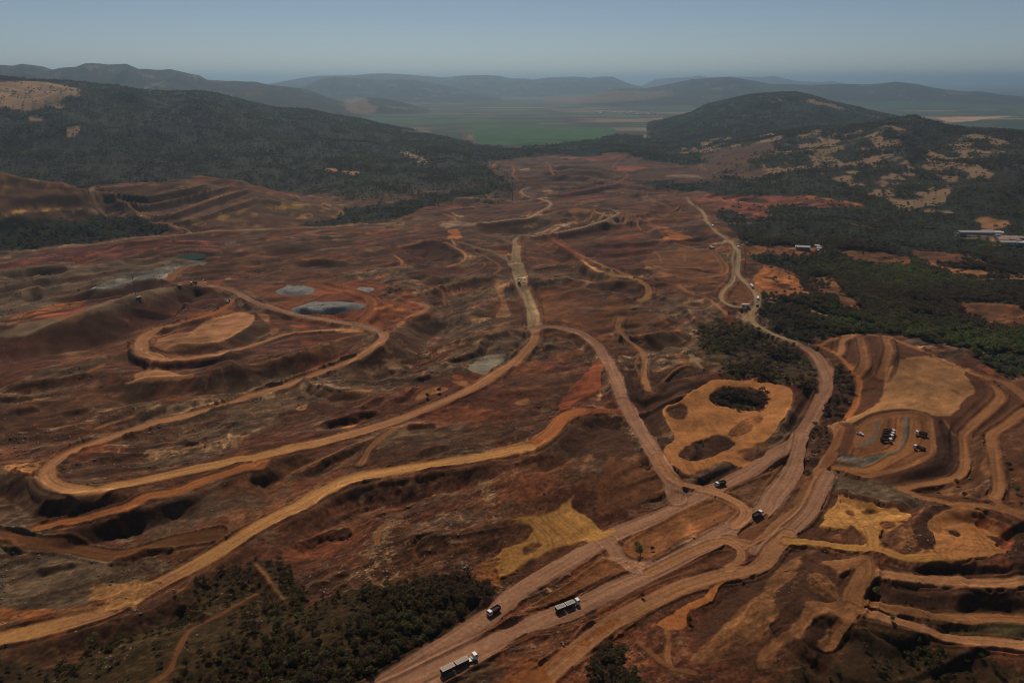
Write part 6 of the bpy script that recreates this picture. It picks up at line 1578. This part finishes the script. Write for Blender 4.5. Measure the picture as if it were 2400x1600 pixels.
def rock_mesh(name, seed, r=1.0):
    g = np.random.default_rng(seed)
    bm = bmesh.new(); bmesh.ops.create_icosphere(bm, subdivisions=2, radius=r)
    nrm = g.normal(size=(9, 3)); nrm /= np.linalg.norm(nrm, axis=1)[:, None]; dd = g.uniform(0.45, 0.8, 9) * r
    for v in bm.verts:
        for a, d in zip(nrm, dd):
            t = v.co.dot(Vector(a)) - d
            if t > 0:
                v.co -= Vector(a) * t
        v.co.z *= 0.75
    me = bpy.data.meshes.new(name); bm.to_mesh(me); bm.free()
    return me


ROCKS = bpy.data.collections.new("rock_models")
for k in range(5):
    m_ = rock_mesh("rock", 700 + k); m_.materials.append(ROCK)
    ROCKS.objects.link(bpy.data.objects.new("rock", m_))
for k, (q, sc, lb) in enumerate([((1890, 480), 1.5, 'large tan boulder heaped above the scrub wedge, topmost'), ((1935, 500), 1.3, 'tan boulder at the right of the small boulder heap'), ((1885, 510), 1.2, 'tan boulder at the lower left of the small boulder heap'), ((1915, 520), 1.4, 'tan boulder at the foot of the small boulder heap')]):
    p = at('a1', q)
    o = obj('boulder', rock_mesh('boulder', 720 + k), ROCK); o.location = p + Vector((0, 0, 0.4)); o.scale = (sc, sc, sc)
    tag(o, lb, 'boulder', 'boulders above the scrub')
# loose rubble, uncountable
NRK = 420000
a_ = rng.uniform(math.radians(-45), math.radians(45), NRK); r_ = np.sqrt(rng.uniform(200 ** 2, 1050 ** 2, NRK))
x_, y_ = np.sin(a_) * r_, np.cos(a_) * r_
i_ = np.clip(np.searchsorted(R, r_), 0, NR - 1); j_ = np.clip(np.searchsorted(AZ, a_), 0, NA - 1)
pr = np.clip(ROUGH[i_, j_] - 0.45, 0, 1) * MINE[i_, j_] * (0.10 + 0.75 * crag[i_, j_] * sm(-0.1, 0.6, vnoise(x_ / 16, y_ / 10, 131))) * (1 - 0.8 * VEG[i_, j_])
kp = rng.uniform(size=NRK) < pr
x_, y_ = x_[kp], y_[kp]
sz = np.minimum(rng.pareto(2.6, len(x_)) * 0.34 + 0.22, 0.9) * (0.7 + r_[kp] / 1400)
ro = scatter("rubble", np.stack([x_, y_, height_at(x_, y_) + 0.1 * sz], 1), sz, ROCKS, 6)
ro['kind'] = 'stuff'; ro['label'] = 'loose tan rubble strewn over the broken mine ground'; ro['category'] = 'rubble'
print("rocks", len(x_))

# ------------------------------------------------------------------ haze over the whole valley
def haze_box():
    Vv = [(x, y, z) for z in (-40, 520) for y in (-80000, 80000) for x in (-80000, 80000)]
    Fv = [(0, 2, 3, 1), (4, 5, 7, 6), (0, 1, 5, 4), (2, 6, 7, 3), (0, 4, 6, 2), (1, 3, 7, 5)]
    m = bpy.data.materials.new("haze_air"); m.use_nodes = True
    nt = m.node_tree
    nt.nodes.remove(nt.nodes["Principled BSDF"])
    v = nt.nodes.new("ShaderNodeVolumePrincipled")
    v.inputs["Color"].default_value = (0.58, 0.81, 1.0, 1)
    v.inputs["Density"].default_value = 7.2e-5
    v.inputs["Anisotropy"].default_value = 0.65
    nt.links.new(v.outputs[0], nt.nodes["Material Output"].inputs["Volume"])
    o = obj("haze", mesh_np("haze", np.array(Vv), np.array(Fv)), m)
    o['kind'] = 'stuff'; o['label'] = 'thin blue haze filling the valley air'; o['category'] = 'haze'


haze_box()
